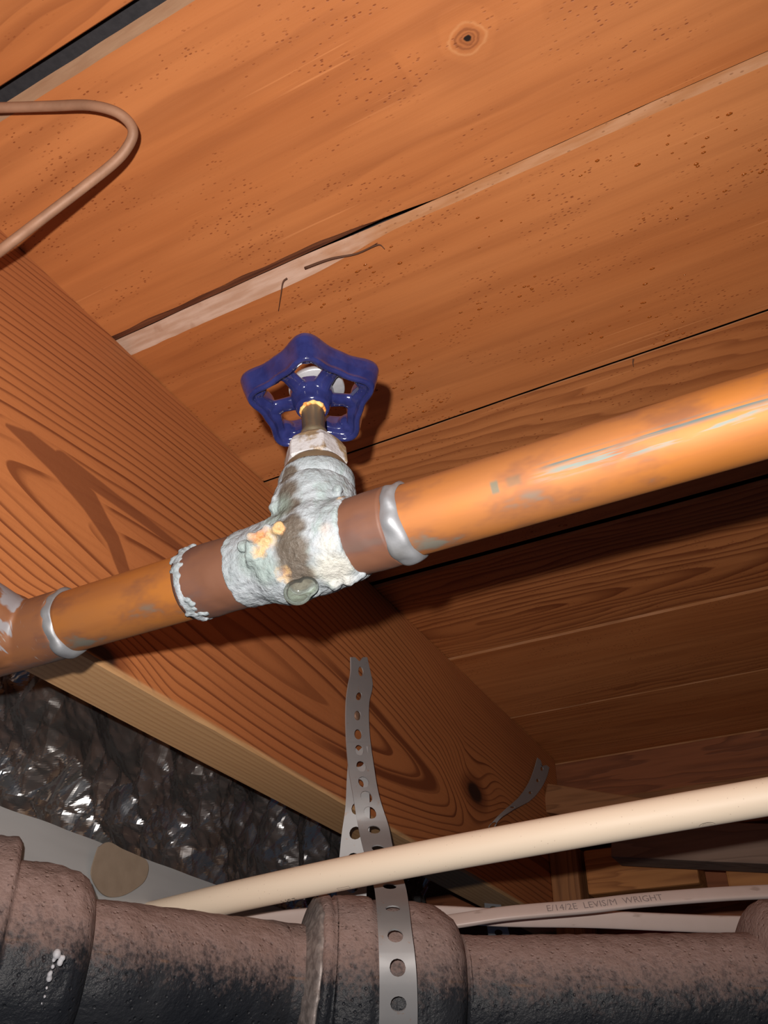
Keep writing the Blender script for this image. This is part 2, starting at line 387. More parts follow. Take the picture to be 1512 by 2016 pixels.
# resin drops sitting on the planks
def drops(i, n, dens):
    bm = bmesh.new(); cnt = 0
    while cnt < n:
        x = random.uniform(-0.29, 0.06); y = random.uniform(YS[i] + 0.012, YS[i+1] - 0.003)
        if noise.noise(Vector((x*14, y*30, i))) < dens: continue
        r = random.choice((0.0004, 0.0005, 0.0007, 0.0009)) * random.uniform(0.7, 1.1)
        add_ball(bm, Vector((x, y, H)), r, (random.uniform(1.0, 2.0), 0.8, 0.45), 1); cnt += 1
    o = from_bm('resin_drop', bm, M_RESIN, planks[i], True); o['kind'] = 'stuff'; o['label'] = 'tiny amber resin drops beaded on the plank'
drops(4, 240, 0.02); drops(5, 260, 0.05); drops(6, 60, 0.05)
# splinters at the torn seam
def splinter(pix, r, i):
    pts = catmull([onz(a, b, H - dz) for a, b, dz in pix], 6)
    tube('splinter', pts, [r*(1 - 0.75*k/(len(pts)-1)) for k in range(len(pts))], M_FIBRE, planks[i], 6)
splinter([(565, 548, 0.0), (557, 556, 0.002), (553, 580, 0.004), (548, 612, 0.004)], 0.0005, 5)
splinter([(600, 528, 0.001), (650, 510, 0.002), (700, 500, 0.002), (735, 485, 0.003), (748, 482, 0.003), (757, 490, 0.004)], 0.0007, 5)
splinter([(705, 499, 0.002), (728, 487, 0.003), (743, 478, 0.004)], 0.0004, 5)
splinter([(1247, 707, 0.0), (1246, 714, 0.001), (1247, 722, 0.002)], 0.0005, 6)

# ---------------------------------------------------------------- joist
def make_joist():
    bm = bmesh.new(); n = 240; rings = []
    x1, x0 = XJ, XJ - 0.0378
    for k in range(n + 1):
        y = -0.30 + 1.255 * k / n
        e = 0.0012 + 0.0012 * (0.5 + 0.5*noise.noise(Vector((y*14, 0, 5)))) + 0.0006*noise.noise(Vector((y*60, 0, 1)))
        sx = 0.0004 * noise.noise(Vector((y*10, 4, 4)))
        prof = [(x1 + sx, H - 0.0006), (x1 + sx, ZB + 0.09), (x1 + sx*0.5, ZB + e), (x1 - e, ZB), (x0 + 0.001, ZB), (x0, ZB + 0.001), (x0, H - 0.0006)]
        rings.append([bm.verts.new((p[0], y, p[1])) for p in prof])
    for k in range(n):
        for j in range(7):
            bm.faces.new((rings[k][j], rings[k][(j+1) % 7], rings[k+1][(j+1) % 7], rings[k+1][j]))
    bm.faces.new(rings[0]); bm.faces.new(list(reversed(rings[-1])))
    return from_bm('floor_joist', bm, joist_mat())
tag(make_joist(), 'long reddish floor joist with bold cathedral grain running under the planks', 'joist')

# ---------------------------------------------------------------- far end of the bay
M_RIM = lumber_mat('rim_wood', (0.26, 0.085, 0.035), (0.10, 0.03, 0.014))
M_LEDGE = lumber_mat('ledge_wood', (0.30, 0.13, 0.055), (0.13, 0.05, 0.02))
M_BLOCK = lumber_mat('block_wood', (0.50, 0.21, 0.07), (0.2, 0.065, 0.022))
M_STUD = lumber_mat('stud_wood', (0.34, 0.15, 0.06), (0.12, 0.045, 0.02), 'z')
M_GREY = lumber_mat('grey_board_wood', (0.24, 0.16, 0.12), (0.13, 0.085, 0.065))
tag(box('rim_joist', (-0.62, 0.9665, 0.165), (0.42, 1.004, H - 0.001), M_RIM, bev=0.001), 'dark red brown rim joist closing the end of the joist bay', 'joist')
tag(box('ledger_strip', (XJ + 0.001, 0.945, 0.268), (0.42, 0.966, 0.312), M_LEDGE, bev=0.002), 'narrow brown ledger strip nailed along the rim joist', 'board')
Mr = Matrix.Translation(Vector((-0.272, 0.925, 0.317))) @ Matrix.Rotation(math.radians(17), 4, 'Y') 
tag(box('brace_board', (-0.022, -0.018, -0.030), (0.085, 0.018, 0.0), M_LEDGE, bev=0.0015, M=Mr), 'dark brown brace board sloping away from the joist end', 'board')
tag(box('wood_block', (-0.262, 0.905, 0.208), (-0.155, 0.944, 0.250), M_BLOCK, bev=0.0025), 'short orange wood block below the ledger strip', 'wood block')
tag(box('wood_block', (-0.13, 0.90, 0.196), (0.05, 0.944, 0.216), M_BLOCK, bev=0.0025), 'long low wood block beside the sloping grey board', 'wood block')
tag(box('stud', (-0.3345 + 0.038, 0.90, 0.13), (-0.268, 0.944, 0.255), M_STUD, bev=0.002), 'upright brown stud standing against the joist end', 'stud')
Mr = Matrix.Translation(Vector((-0.12, 0.87, 0.222))) @ Matrix.Rotation(math.radians(9), 4, 'Y')
tag(box('grey_board', (-0.10, -0.02, -0.012), (0.28, 0.015, 0.022), M_GREY, bev=0.0015, M=Mr), 'wide grey board sloping in front of the ledger strip', 'board')
tag(box('sill_plate', (-0.62, 0.965, 0.118), (0.42, 1.06, 0.164), M_LEDGE, bev=0.002), 'brown sill plate lying under the rim joist', 'sill plate')
g = G('pink_fibreglass'); a_ = g.noise(None, 60, 5, 0.7); b_ = g.noise(g.scale(40, 200, 300), 1, 4, 0.7)
M_PINK = g.out(g.mix(a_, (0.34, 0.06, 0.09), (0.16, 0.025, 0.05)), 0.95, 0, g.ma('ADD', a_, b_), 0.9, 0.004, spec=0.1)
bm = bmesh.new()
bmesh.ops.create_grid(bm, x_segments=140, y_segments=40, size=1)
for v in bm.verts:
    x = -0.33 + (v.co.x + 1) * 0.5 * 0.75; z = 0.0 + (v.co.y + 1) * 0.5 * 0.165
    bul = 0.03 * math.sin(math.pi * (v.co.y + 1) / 2)
    v.co = Vector((x, 0.955 - bul - 0.008*noise.fractal(Vector((x*22, z*30, 3)), 1, 2, 4), z))
o = from_bm('insulation_batt', bm, M_PINK, None, True)
sd = o.modifiers.new('thickness', 'SOLIDIFY'); sd.thickness = 0.02
tag(o, 'dusty pink fibreglass insulation batt behind the white cables', 'insulation')

# ---------------------------------------------------------------- foil faced duct left of the joist
def foil_mat():
    g = G('crumpled_foil'); a = g.noise(None, 160, 3); b = g.noise(g.scale(1, 1, 0.5), 26, 3)
    c = g.mix(g.ss(b, 0.45, 0.62), (0.52, 0.52, 0.53), (0.50, 0.49, 0.48))
    return g.out(c, g.ma('ADD', 0.15, g.ma('MULTIPLY', a, 0.12)), 0.93, a, 0.08, 0.0005)
M_FOIL = foil_mat()
g = G('grey_foil_tape'); a_ = g.noise(g.scale(60, 8, 60), 1, 4); M_TAPE = g.out(g.mix(a_, (0.60, 0.61, 0.62), (0.40, 0.405, 0.41)), 0.42, 0.35, a_, 0.12, 0.001)
g = G('drab_tape'); a_ = g.noise(None, 130, 5); M_PATCH = g.out(g.mix(a_, (0.30, 0.23, 0.17), (0.21, 0.155, 0.11)), 0.7, 0, a_, 0.25, 0.0006)
g = G('duct_board'); a_ = g.noise(None, 90, 3); M_DUCT = g.out(g.mix(a_, (0.3, 0.3, 0.31), (0.2, 0.2, 0.22)), 0.6, 0.3, a_, 0.2)
duct = thing('foil_duct', 'foil wrapped duct with taped seam beside the joist', 'duct')
XF = -0.388
zt = onx(200, 1670, XF).z        # upper edge of the tape
def jit(a, b, k): return noise.cell_vector(Vector((a + 0.5, b + 0.5, k*7 + 0.5)))
def facet(y, z, cell, k):         # random heights on a jittered net, joined by flat facets
    u, v = y/cell + 0.35*noise.noise(Vector((y*40, z*40, k))), z/cell + 0.35*noise.noise(Vector((y*40 + 9, z*40, k)))
    i, j = math.floor(u), math.floor(v); fu, fv = u - i, v - j
    h = lambda a, b: noise.cell(Vector((a + 0.5, b + 0.5, k*7 + 0.5)))
    if (i + j) % 2 == 0:
        if fu + fv < 1: return h(i, j) + (h(i+1, j)-h(i, j))*fu + (h(i, j+1)-h(i, j))*fv
        return h(i+1, j+1) + (h(i, j+1)-h(i+1, j+1))*(1-fu) + (h(i+1, j)-h(i+1, j+1))*(1-fv)
    if fu > fv: return h(i, j) + (h(i+1, j)-h(i, j))*fu + (h(i+1, j+1)-h(i+1, j))*fv
    return h(i, j) + (h(i+1, j+1)-h(i, j+1))*fu + (h(i, j+1)-h(i, j))*fv
def fold(p):
    y, z = p
    q = 0.35 + 0.65*max(0, min(1, 0.5 + 1.6*noise.noise(Vector((y*7, z*9, 4)))))
    return 0.0085*facet(y + z*0.35, z - y*0.1, 0.024, 1) + q*0.0048*facet(y*1.5 - z*0.5, z*0.6, 0.0105, 2) + q*0.0013*facet(y, z + y*0.4, 0.0046, 3) - 0.006
bm = bmesh.new(); NY, NZ = 520, 105; grid = []
for j in range(NZ + 1):
    z = zt - 0.006 + (0.245 - zt + 0.006) * j / NZ; row = []
    for k in range(NY + 1):
        y = 0.205 + 0.62 * k / NY
        e = min(1, (z - zt + 0.006) / 0.02)
        row.append(bm.verts.new((XF + fold((y, z)) * (0.35 + 0.65*e), y, z)))
    grid.append(row)
for j in range(NZ):
    for k in range(NY): bm.faces.new((grid[j][k], grid[j][k+1], grid[j+1][k+1], grid[j+1][k]))
from_bm('foil_facing', bm, M_FOIL, duct, False)
box('duct_body', (-0.60, 0.207, zt - 0.038), (XF - 0.024, 0.82, 0.243), M_DUCT, duct, 0.003)
bm = bmesh.new(); rows = []
for k in range(121):
    y = 0.205 + 0.72 * k / 120; w_ = 0.0008*noise.noise(Vector((y*30, 2, 2)))
    rows.append([bm.verts.new((XF + 0.0035 + d + w_ + 0.0012*noise.noise(Vector((y*25, zz*50, 1))), y, zz + 0.0006*noise.noise(Vector((y*40, 7, 0))))) for d, zz in ((0.000, zt + 0.0015), (0.0016, zt - 0.008), (0.0035, zt - 0.019), (0.003, zt - 0.03), (0.001, zt - 0.036), (-0.004, zt - 0.038))])
for k in range(120):
    for j in range(5): bm.faces.new((rows[k][j], rows[k][j+1], rows[k+1][j+1], rows[k+1][j]))
o = from_bm('seam_tape', bm, M_TAPE, duct, True); o['label'] = 'smooth grey metal tape along the lower foil seam'
bm = bmesh.new(); ring = []; cen = onx(232, 1705, XF + 0.009)
outl = [(192, 1668), (212, 1658), (240, 1672), (268, 1684), (286, 1694), (290, 1712), (282, 1735), (262, 1752), (238, 1764), (212, 1766), (192, 1752), (178, 1722), (184, 1692)]
ol = catmull([onx(a, b, XF + 0.0085) for a, b in outl + outl[:1]], 4)[:-1]
bot = [bm.verts.new(v) for v in ol]; bm.faces.new(bot)
ex = bmesh.ops.extrude_face_region(bm, geom=list(bm.faces))
for v in [q for q in ex['geom'] if isinstance(q, bmesh.types.BMVert)]: v.co.x += 0.0009
o = from_bm('tape_patch', bm, M_PATCH, duct); o['label'] = 'drab rounded tape patch'

# ---------------------------------------------------------------- copper line
def copper_mat(name, marks=False, dull=0.0, seed=0, smear=False):
    g = G(name); X, Y, Z = g.xyz()
    st = g.noise(g.scale(12, 120, 120, off=(seed, 0, 0)), 1, 4); bl = g.noise(g.scale(30, 60, 60, off=(seed, 1, 0)), 1, 4, 0.6); bg_ = g.noise(g.scale(14, 40, 40, off=(seed, 2, 0)), 1, 3)
    c = g.mix(g.ss(bg_, 0.35, 0.65), (0.37, 0.13, 0.022), (0.32, 0.122, 0.036))
    c = g.mix(g.ma('MULTIPLY', g.ss(st, 0.42, 0.7), 0.5), c, (0.27, 0.095, 0.03))
    c = g.mix(g.ma('MULTIPLY', g.ss(bl, 0.46, 0.66), 0.6 + dull*0.3), c, (0.13, 0.052, 0.034))
    a = g.ma('ARCTAN2', g.ma('SUBTRACT', Z, PZ), g.ma('SUBTRACT', Y, PY))       # -pi..pi ; -141 deg faces the lens
    up = g.ma('SUBTRACT', Z, PZ)
    tar = 0.0
    # patches of verdigris where water has run along the tube
    dn = g.ma('ADD', up, g.ma('MULTIPLY', g.ma('SUBTRACT', bl, 0.5), 0.008))
    gr = g.ma('MULTIPLY', g.ss(bl, 0.56, 0.66), g.ss(dn, -0.004, -0.010))
    c = g.mix(g.ma('MULTIPLY', gr, 0.7), c, (0.13, 0.165, 0.145))
    if dull: c = g.mix(dull, c, (0.080, 0.036, 0.027))
    rough = g.ma('ADD', 0.56, g.ma('MULTIPLY', bl, 0.2)); metal = max(0, 0.40 - dull*0.7)
    if marks:
        s1 = g.noise(g.scale(22, 900, 900, off=(1, 0, 0)), 1, 3, 0.55); s2 = g.noise(g.scale(70, 1500, 1500, off=(5, 0, 0)), 1, 2, 0.5)
        # up-going ordinate across the lit face: height above the axis in the picture-facing direction
        h_ = g.ma('ADD', g.ma('MULTIPLY', g.ma('SUBTRACT', Y, PY), -0.62), g.ma('MULTIPLY', up, 0.78))
        line1 = g.ma('MULTIPLY', g.win(h_, 0.0030, 0.0046, 0.0008), g.win(X, -0.052, 0.02, 0.004))
        line2 = g.ma('MULTIPLY', g.win(h_, -0.0004, 0.0026, 0.0008), g.win(X, -0.052, 0.03, 0.006))
        k1 = g.ma('MULTIPLY', line1, g.ss(s1, 0.42, 0.56)); k2 = g.ma('MULTIPLY', line2, g.ss(g.noise(g.scale(45, 600, 600, off=(8, 0, 0)), 1, 3), 0.50, 0.60))
        d1 = g.ma('MULTIPLY', g.win(X, -0.0672, -0.0650, 0.0004), g.win(h_, 0.0004, 0.0038, 0.0006))
        d2 = g.ma('MULTIPLY', g.ma('MULTIPLY', g.win(X, -0.0625, -0.0585, 0.0008), g.win(h_, 0.0010, 0.0036, 0.0006)), 0.5)
        metal = g.ma('SUBTRACT', metal, g.ma('MULTIPLY', g.mx(k1, k2, d1), 0.4), clamp=True)
        c = g.mix(g.ma('MULTIPLY', k1, 0.9), c, (0.015, 0.075, 0.085)); c = g.mix(g.ma('MULTIPLY', k2, 0.7), c, (0.06, 0.17, 0.175))
        c = g.mix(g.ma('MULTIPLY', g.mx(d1, d2), 0.75), c, (0.05, 0.085, 0.065))
    if smear:
        sn = g.noise(g.scale(500, 60, 90, rz=0.5), 1, 3, 0.6)
        sm = g.mx(*[g.near(unp(px, py, 0.320), r*0.5, r*1.4, 0.012, sn) for px, py, r in ((-15, 1170, 0.008), (0, 1200, 0.0085), (6, 1232, 0.0085), (-20, 1150, 0.007), (-10, 1250, 0.008))] + [g.near(unp(px, py, 0.304), 0.004, 0.0105, 0.012, sn) for px, py in ((-5, 1190), (4, 1222), (-8, 1240))])
        c = g.mix(g.ma('MULTIPLY', g.ss(sm, 0.35, 0.6), 0.85), c, (0.22, 0.225, 0.245)); rough = g.ma('SUBTRACT', rough, g.ma('MULTIPLY', sm, 0.2))
        sk = g.ma('MULTIPLY', g.ss(sn, 0.66, 0.72), g.near(unp(70, 1225, 0.318), 0.008, 0.02)); c = g.mix(g.ma('MULTIPLY', sk, 0.6), c, (0.33, 0.38, 0.36))
    return g.out(c, rough, metal, g.ma('ADD', st, bl), 0.10, 0.0006)
M_CU = copper_mat('tarnished_copper', True); M_CU2 = copper_mat('tarnished_copper_short', False, 0.0, 4); M_CUD = copper_mat('brown_oxidised_copper', False, 0.85, 8); M_TEE = copper_mat('solder_streaked_copper', False, 0.62, 11, True)
g = G('solder'); a_ = g.noise(None, 240, 4); b_ = g.noise(None, 70, 3)
M_SOLD = g.out(g.mix(g.ss(b_, 0.4, 0.7), (0.27, 0.28, 0.30), (0.17, 0.17, 0.17)), g.ma('ADD', 0.42, g.ma('MULTIPLY', b_, 0.25)), 0.55, a_, 0.2, 0.0006)
RP = 0.0111
def line(x0, x1, n): return [Vector((x0 + (x1-x0)*k/n, PY, PZ)) for k in range(n + 1)]
def solder_ring(parent, x, w, r, lean=0.0, lump=0.0008, seed=0.0):
    bm = bmesh.new(); pts = []; seg = 56
    for k in range(seg):
        a = 2*math.pi*k/seg
        pts.append((a, x + lean*math.cos(a - math.radians(-51)) + 0.0006*noise.noise(Vector((math.cos(a)*2+seed, math.sin(a)*2, seed)))))
    rings = []
    for j in range(9):
        ph = math.pi * j / 8; ring_ = []
        for a, xc in pts:
            lum = lump * noise.noise(Vector((math.cos(a)*3 + seed, math.sin(a)*3, j*0.25 + seed)))
            rr = r - 0.0006 + (0.0012 + 1.6*lum) * math.sin(ph)
            drip = 0.0011 * max(0, -math.sin(a)) ** 3
            ring_.append(bm.verts.new((xc - math.cos(ph)*w*0.5*(1 + 0.5*max(0, -math.sin(a))), PY + math.cos(a)*(rr), PZ + math.sin(a)*(rr + drip*math.sin(ph)))))
        rings.append(ring_)
    for j in range(8):
        for k in range(seg): bm.faces.new((rings[j][k], rings[j][(k+1) % seg], rings[j+1][(k+1) % seg], rings[j+1][k]))
    return from_bm('solder_ring', bm, M_SOLD, parent, True)

pipe = thing('copper_pipe', 'long bright copper pipe with teal print marks right of the gate valve', 'pipe')
tube('pipe_run', line(-0.104, 0.36, 60), RP, M_CU, pipe, 64)
solder_ring(pipe, -0.0987, 0.0050, 0.0118, 0.0, 0.0009, 1.3)
short = thing('copper_pipe', 'short copper pipe stub between the gate valve and the tee', 'pipe')
tube('pipe_run', line(-0.233, -0.172, 20), RP, M_CU2, short, 64)
solder_ring(short, -0.2335, 0.0040, 0.0116, 0.0, 0.0006, 4.1)
tee = thing('copper_tee', 'brown copper tee with a solder streaked branch at the pipe end', 'pipe fitting')
bm = bmesh.new(); add_tube(bm, line(-0.335, -0.2338, 40), 0.0124, 40)
bdir = Vector((-0.05, -0.95, 0.12)).normalized(); b0 = Vector((-0.2600, PY, PZ))
add_tube(bm, [b0 + bdir*t for t in (0, 0.012, 0.024, 0.050)], [0.0132, 0.0128, 0.0124, 0.0124], 40)
add_ball(bm, b0 + bdir*0.006, 0.0138)
o = from_bm('tee_body', bm, M_TEE, tee, True); remesh(o, 0.0007, 7)

# ---------------------------------------------------------------- gate valve
VX = -0.1285
TILT = Matrix.Translation(Vector((VX, PY, PZ))) @ Matrix.Rotation(-0.11, 4, 'Y') @ Matrix.Rotation(0.0, 4, 'X')
def vp(x, y, z): return TILT @ Vector((x, y, z - PZ))          # valve stem frame, z absolute
def valve_mat():
    g = G('limescale_crust'); X, Y, Z = g.xyz()
    a = g.noise(None, 90, 5, 0.6); b = g.noise(None, 260, 4, 0.6); c_ = g.noise(g.scale(1, 1, 0.4), 140, 4, 0.6)
    c = g.mix(g.ss(a, 0.35, 0.65), (0.275, 0.30, 0.325), (0.205, 0.235, 0.25))
    c = g.mix(g.ma('MULTIPLY', g.ss(c_, 0.55, 0.70), 0.55), c, (0.20, 0.265, 0.255))
    c = g.mix(g.ma('MULTIPLY', g.ss(b, 0.6, 0.75), 0.4), c, (0.20, 0.165, 0.135))
    # dark bare streak down the neck and over the body
    wob = a
    dark = g.mx(*[g.near(unp(px, py, d), r*0.85, r*1.45, 0.007, wob) for px, py, d, r in ((572, 935, 0.285, 0.0030), (580, 975, 0.280, 0.0038), (577, 1010, 0.275, 0.0040), (572, 1045, 0.268, 0.0045), (566, 1080, 0.264, 0.0052), (570, 1110, 0.263, 0.0055), (590, 1140, 0.264, 0.0050))])
    c = g.mix(g.ma('MULTIPLY', dark, 0.93), c, (0.068, 0.050, 0.034))
    gr = g.mx(*[g.near(unp(px, py, d), r*0.5, r*1.5, 0.008, wob) for px, py, d, r in ((497, 1095, 0.272, 0.006), (515, 1125, 0.268, 0.005), (545, 1010, 0.276, 0.005))])
    c = g.mix(g.ma('MULTIPLY', gr, 0.6), c, (0.17, 0.23, 0.205))
    org = g.mx(*[g.near(unp(px, py, d), r*0.7, r*1.2, 0.005, b) for px, py, d, r in ((512, 1060, 0.265, 0.0050), (548, 1040, 0.265, 0.0030), (505, 1085, 0.266, 0.0035), (552, 1138, 0.264, 0.0040), (665, 963, 0.270, 0.0028), (682, 970, 0.272, 0.0018))])
    c = g.mix(g.ma('MULTIPLY', org, 0.9), c, g.mix(g.ss(b, 0.4, 0.6), (0.44, 0.29, 0.13), (0.40, 0.155, 0.04)))
    pe = g.near(unp(632, 1035, 0.260), 0.0015, 0.0042, 0.002, b); c = g.mix(g.ma('MULTIPLY', pe, 0.6), c, (0.45, 0.27, 0.16))
    cream = g.mx(g.near(unp(655, 1130, 0.262), 0.004, 0.009, 0.006, a), g.near(unp(640, 1075, 0.258), 0.002, 0.006, 0.006, a)); c = g.mix(g.ma('MULTIPLY', cream, 0.5), c, (0.46, 0.43, 0.35))
    fine = g.noise(None, 700, 3, 0.6); c = g.mix(g.ma('MULTIPLY', g.ss(fine, 0.52, 0.7), 0.3), c, (0.13, 0.125, 0.115))
    return g.out(c, 0.6, 0.0, g.ma('ADD', g.ma('ADD', g.ma('MULTIPLY', a, 0.7), b), g.ma('MULTIPLY', fine, 0.5)), 0.75, 0.0012, spec=0.3)
M_CRUST = valve_mat()
def nut_mat():
    g = G('scaled_bronze'); a = g.noise(None, 130, 5, 0.6); b = g.noise(None, 420, 3)
    c = g.mix(g.ss(a, 0.46, 0.60), (0.40, 0.39, 0.40), (0.22, 0.155, 0.09)); c = g.mix(g.ma('MULTIPLY', g.ss(b, 0.6, 0.75), 0.4), c, (0.14, 0.115, 0.09))
    return g.out(c, 0.5, 0.15, g.ma('ADD', a, b), 0.5, 0.0009)
M_NUT = nut_mat()
g = G('dull_bronze'); a_ = g.noise(None, 220, 4); M_BRZ = g.out(g.mix(a_, (0.30, 0.235, 0.15), (0.16, 0.13, 0.09)), 0.38, 0.7, a_, 0.25, 0.0006)
g = G('orange_verdigris'); a_ = g.noise(None, 380, 4); M_RUST = g.out(g.mix(g.ss(a_, 0.4, 0.6), (0.60, 0.38, 0.13), (0.50, 0.17, 0.03)), 0.75, 0, a_, 0.5, 0.0008)
g = G('blue_enamel'); X_, Y_, Z_ = g.xyz(); a_ = g.noise(None, 190, 4, 0.6); b_ = g.noise(None, 700, 2)
cc = g.mix(g.ss(a_, 0.3, 0.7), (0.013, 0.015, 0.068), (0.019, 0.023, 0.098)); cc = g.mix(g.ma('MULTIPLY', g.ss(b_, 0.75, 0.78), 0.4), cc, (0.3, 0.24, 0.22))
dust = g.ss(g.ma('ADD', Z_, g.ma('MULTIPLY', a_, 0.006)), 0.2345, 0.2375); cc = g.mix(g.ma('MULTIPLY', dust, 0.45), cc, (0.24, 0.18, 0.20))
cc = g.mix(g.near(unp(700, 731, 0.322), 0.0004, 0.0009), cc, (0.75, 0.03, 0.08))
M_BLUE = g.out(cc, 0.14, 0, a_, 0.18, 0.0009, spec=0.6, coat=0.4)
g = G('zinc_plate'); a_ = g.noise(g.scale(1, 1, 1), 300, 4); M_ZINC = g.out(g.mix(a_, (0.40, 0.40, 0.42), (0.27, 0.27, 0.29)), 0.45, 0.35, a_, 0.2, 0.0005)

valve = thing('gate_valve', 'corroded gate valve with blue five lobed handwheel and dripping crust', 'valve')
bm = bmesh.new()
add_tube(bm, line(VX - 0.029, VX + 0.0135, 16), [0.0126 + 0.0022*math.exp(-((k/16 - 0.62)/0.30)**2) for k in range(17)], 48)
add_ball(bm, Vector((VX - 0.001, PY, PZ + 0.001)), 0.0158, (1.0, 0.98, 1.0), 4)
add_ball(bm, Vector((VX - 0.011, PY, PZ - 0.001)), 0.0146, (1.0, 1, 1), 4)
add_tube(bm, [vp(-0.001, 0, z) for z in (PZ, PZ + 0.010, PZ + 0.0150, PZ + 0.0180, PZ + 0.0205, PZ + 0.0222, PZ + 0.0230)], [0.0136, 0.0137, 0.0139, 0.0139, 0.0136, 0.0128, 0.0120], 48, up=Vector((1, 0, 0)))
for (px, py, d, sp) in ((513, 1060, 0.2690, 22), (505, 1085, 0.2705, 16), (548, 1040, 0.2680, 8), (552, 1138, 0.2690, 16)):
    for k in range(9): add_ball(bm, unp(px + random.uniform(-sp, sp), py + random.uniform(-sp, sp), d + random.uniform(0, 0.0012)), random.uniform(0.0011, 0.0021), (1, 1, 1), 2)
for px, py, d, r in ( (500, 1105, 0.273, 0.0024), (590, 1150, 0.270, 0.0035), (615, 1158, 0.272, 0.0032), (520, 1130, 0.2725, 0.0026), (480, 1075, 0.274, 0.0022), (700, 1135, 0.268, 0.0018), (712, 1130, 0.268, 0.0014), (665, 965, 0.276, 0.0018), (548, 985, 0.283, 0.0024), (545, 1000, 0.282, 0.0026), (660, 1148, 0.269, 0.0024), (685, 1140, 0.268, 0.0022)):
    add_ball(bm, unp(px, py, d), r, (1, 1, 1), 2)
o = from_bm('valve_body', bm, M_CRUST, valve, True); remesh(o, 0.00055, 3, (0.0011, 0.0032)); o['label'] = 'white limescale crusted valve body'
for x0, x1 in ((-0.1775, VX - 0.0275), (VX + 0.0125, -0.1015)):
    k = 14; pts = line(x0, x1, k)
    o = tube('socket_collar', pts, [0.0122 for i in range(k + 1)], M_CUD, valve, 56, wob=0.0003, wsc=150); o['label'] = 'brown oxidised solder socket'
bm = bmesh.new()
add_tube(bm, line(-0.1772, -0.1738, 6), [0.0114, 0.0124, 0.0127, 0.0127, 0.0126, 0.0124, 0.0114], 48)
for k in range(90):
    a = random.uniform(0, 2*math.pi)
    x = -0.1755 + random.gauss(0, 0.0011) + 0.0015*max(0, -math.sin(a)); rr = 0.0118 + random.uniform(-0.0004, 0.0005)
    add_ball(bm, Vector((x, PY + rr*math.cos(a), PZ + rr*math.sin(a))), random.uniform(0.0007, 0.0013), (1.5, 1, 1), 1)
o = from_bm('solder_crust', bm, M_CRUST, valve, True); remesh(o, 0.0004, 4, (0.0007, 0.002)); o['label'] = 'flaking pale crust around the solder joint'
o = tube('bonnet_collar', [vp(0, 0, z) for z in (0.1752, 0.1764, 0.1772, 0.1806, 0.1814, 0.1818)], [0.0118, 0.0124, 0.0127, 0.0127, 0.0124, 0.0112], M_CRUST, valve, 56, up=Vector((1, 0, 0)), wob=0.0003, wsc=180); o['label'] = 'crusted bonnet collar'
# packing nut: tapered hexagon, bronze threads showing below it
bm = bmesh.new()
def hexring(z, r, ro=0.25, n=48, sharp=1.0):
    out = []
    for k in range(n):
        a = 2*math.pi*k/n + ro; m_ = (a - ro) % (math.pi/3) - math.pi/6
        rr = r * ((math.cos(math.pi/6) / math.cos(m_)) * sharp + (1 - sharp) * 0.93)
        out.append(bm.verts.new(vp(rr*math.cos(a), rr*math.sin(a), z)))
    return out
rs = [hexring(0.1856, 0.0100, sharp=0.8), hexring(0.1864, 0.0113), hexring(0.1930, 0.0111), hexring(0.1958, 0.0100, sharp=0.6), hexring(0.1978, 0.0082, sharp=0.2), hexring(0.1985, 0.0058, sharp=0)]
for a, b in zip(rs, rs[1:]):
    for k in range(48): bm.faces.new((a[k], a[(k+1) % 48], b[(k+1) % 48], b[k]))
bm.faces.new(rs[0]); bm.faces.new(list(reversed(rs[-1])))
o = from_bm('packing_nut', bm, M_NUT, valve, False); o['label'] = 'scaled hexagonal packing nut'
o.modifiers.new('edges', 'BEVEL').width = 0.0004
tube('bonnet_thread', [vp(0, 0, z) for z in (0.1780, 0.1812, 0.1824, 0.1836, 0.1848, 0.1862)], [0.0104, 0.0104, 0.0109, 0.0103, 0.0108, 0.0101], M_BRZ, valve, 40, up=Vector((1, 0, 0)))
bm = bmesh.new()
add_tube(bm, [vp(0, 0, z) for z in (0.196, 0.2010, 0.2016, 0.2030, 0.2038, 0.213, 0.2138, 0.2145)], [0.0041, 0.0041, 0.0047, 0.0047, 0.0041, 0.0041, 0.0038, 0.0036], 32, up=Vector((1, 0, 0)))
from_bm('stem', bm, M_BRZ, valve, True)
bm = bmesh.new()
for k in range(26):
    a = 2*math.pi*k/26; add_ball(bm, vp(0.0040*math.cos(a), 0.0040*math.sin(a), 0.2142 + random.uniform(-0.0005, 0.0007)), random.uniform(0.0008, 0.0014), (1, 1, 1), 1)
o = from_bm('stem_corrosion', bm, M_RUST, valve, True); remesh(o, 0.0003, 3); o['label'] = 'orange corrosion around the stem top'
# handwheel
WZ = 0.2225; W0 = math.radians(-15)
def lob(a): return 0.0184 + 0.0023*math.cos(5*a) + 0.0006*math.cos(10*a) 
bm = bmesh.new(); NR = 180
wheel_up = Vector((0, 0, 1))
pts = [(lob(2*math.pi*k/NR)*math.cos(2*math.pi*k/NR), lob(2*math.pi*k/NR)*math.sin(2*math.pi*k/NR)) for k in range(NR)]
def wv(r, a, z): return vp(r*math.cos(a + LA), r*math.sin(a + LA), z)
LA = math.radians(80)
rings = []
PROF = [(-0.0024, 0.0026), (-0.0028, -0.0002), (-0.0026, -0.0022), (-0.0014, -0.0028), (-0.0006, -0.0032), (0.0, -0.0046), (0.0010, -0.0050), (0.0018, -0.0040), (0.0028, -0.0010), (0.0036, 0.0022), (0.0035, 0.0034), (0.0024, 0.0042), (0.0, 0.0040), (-0.0020, 0.0036)]
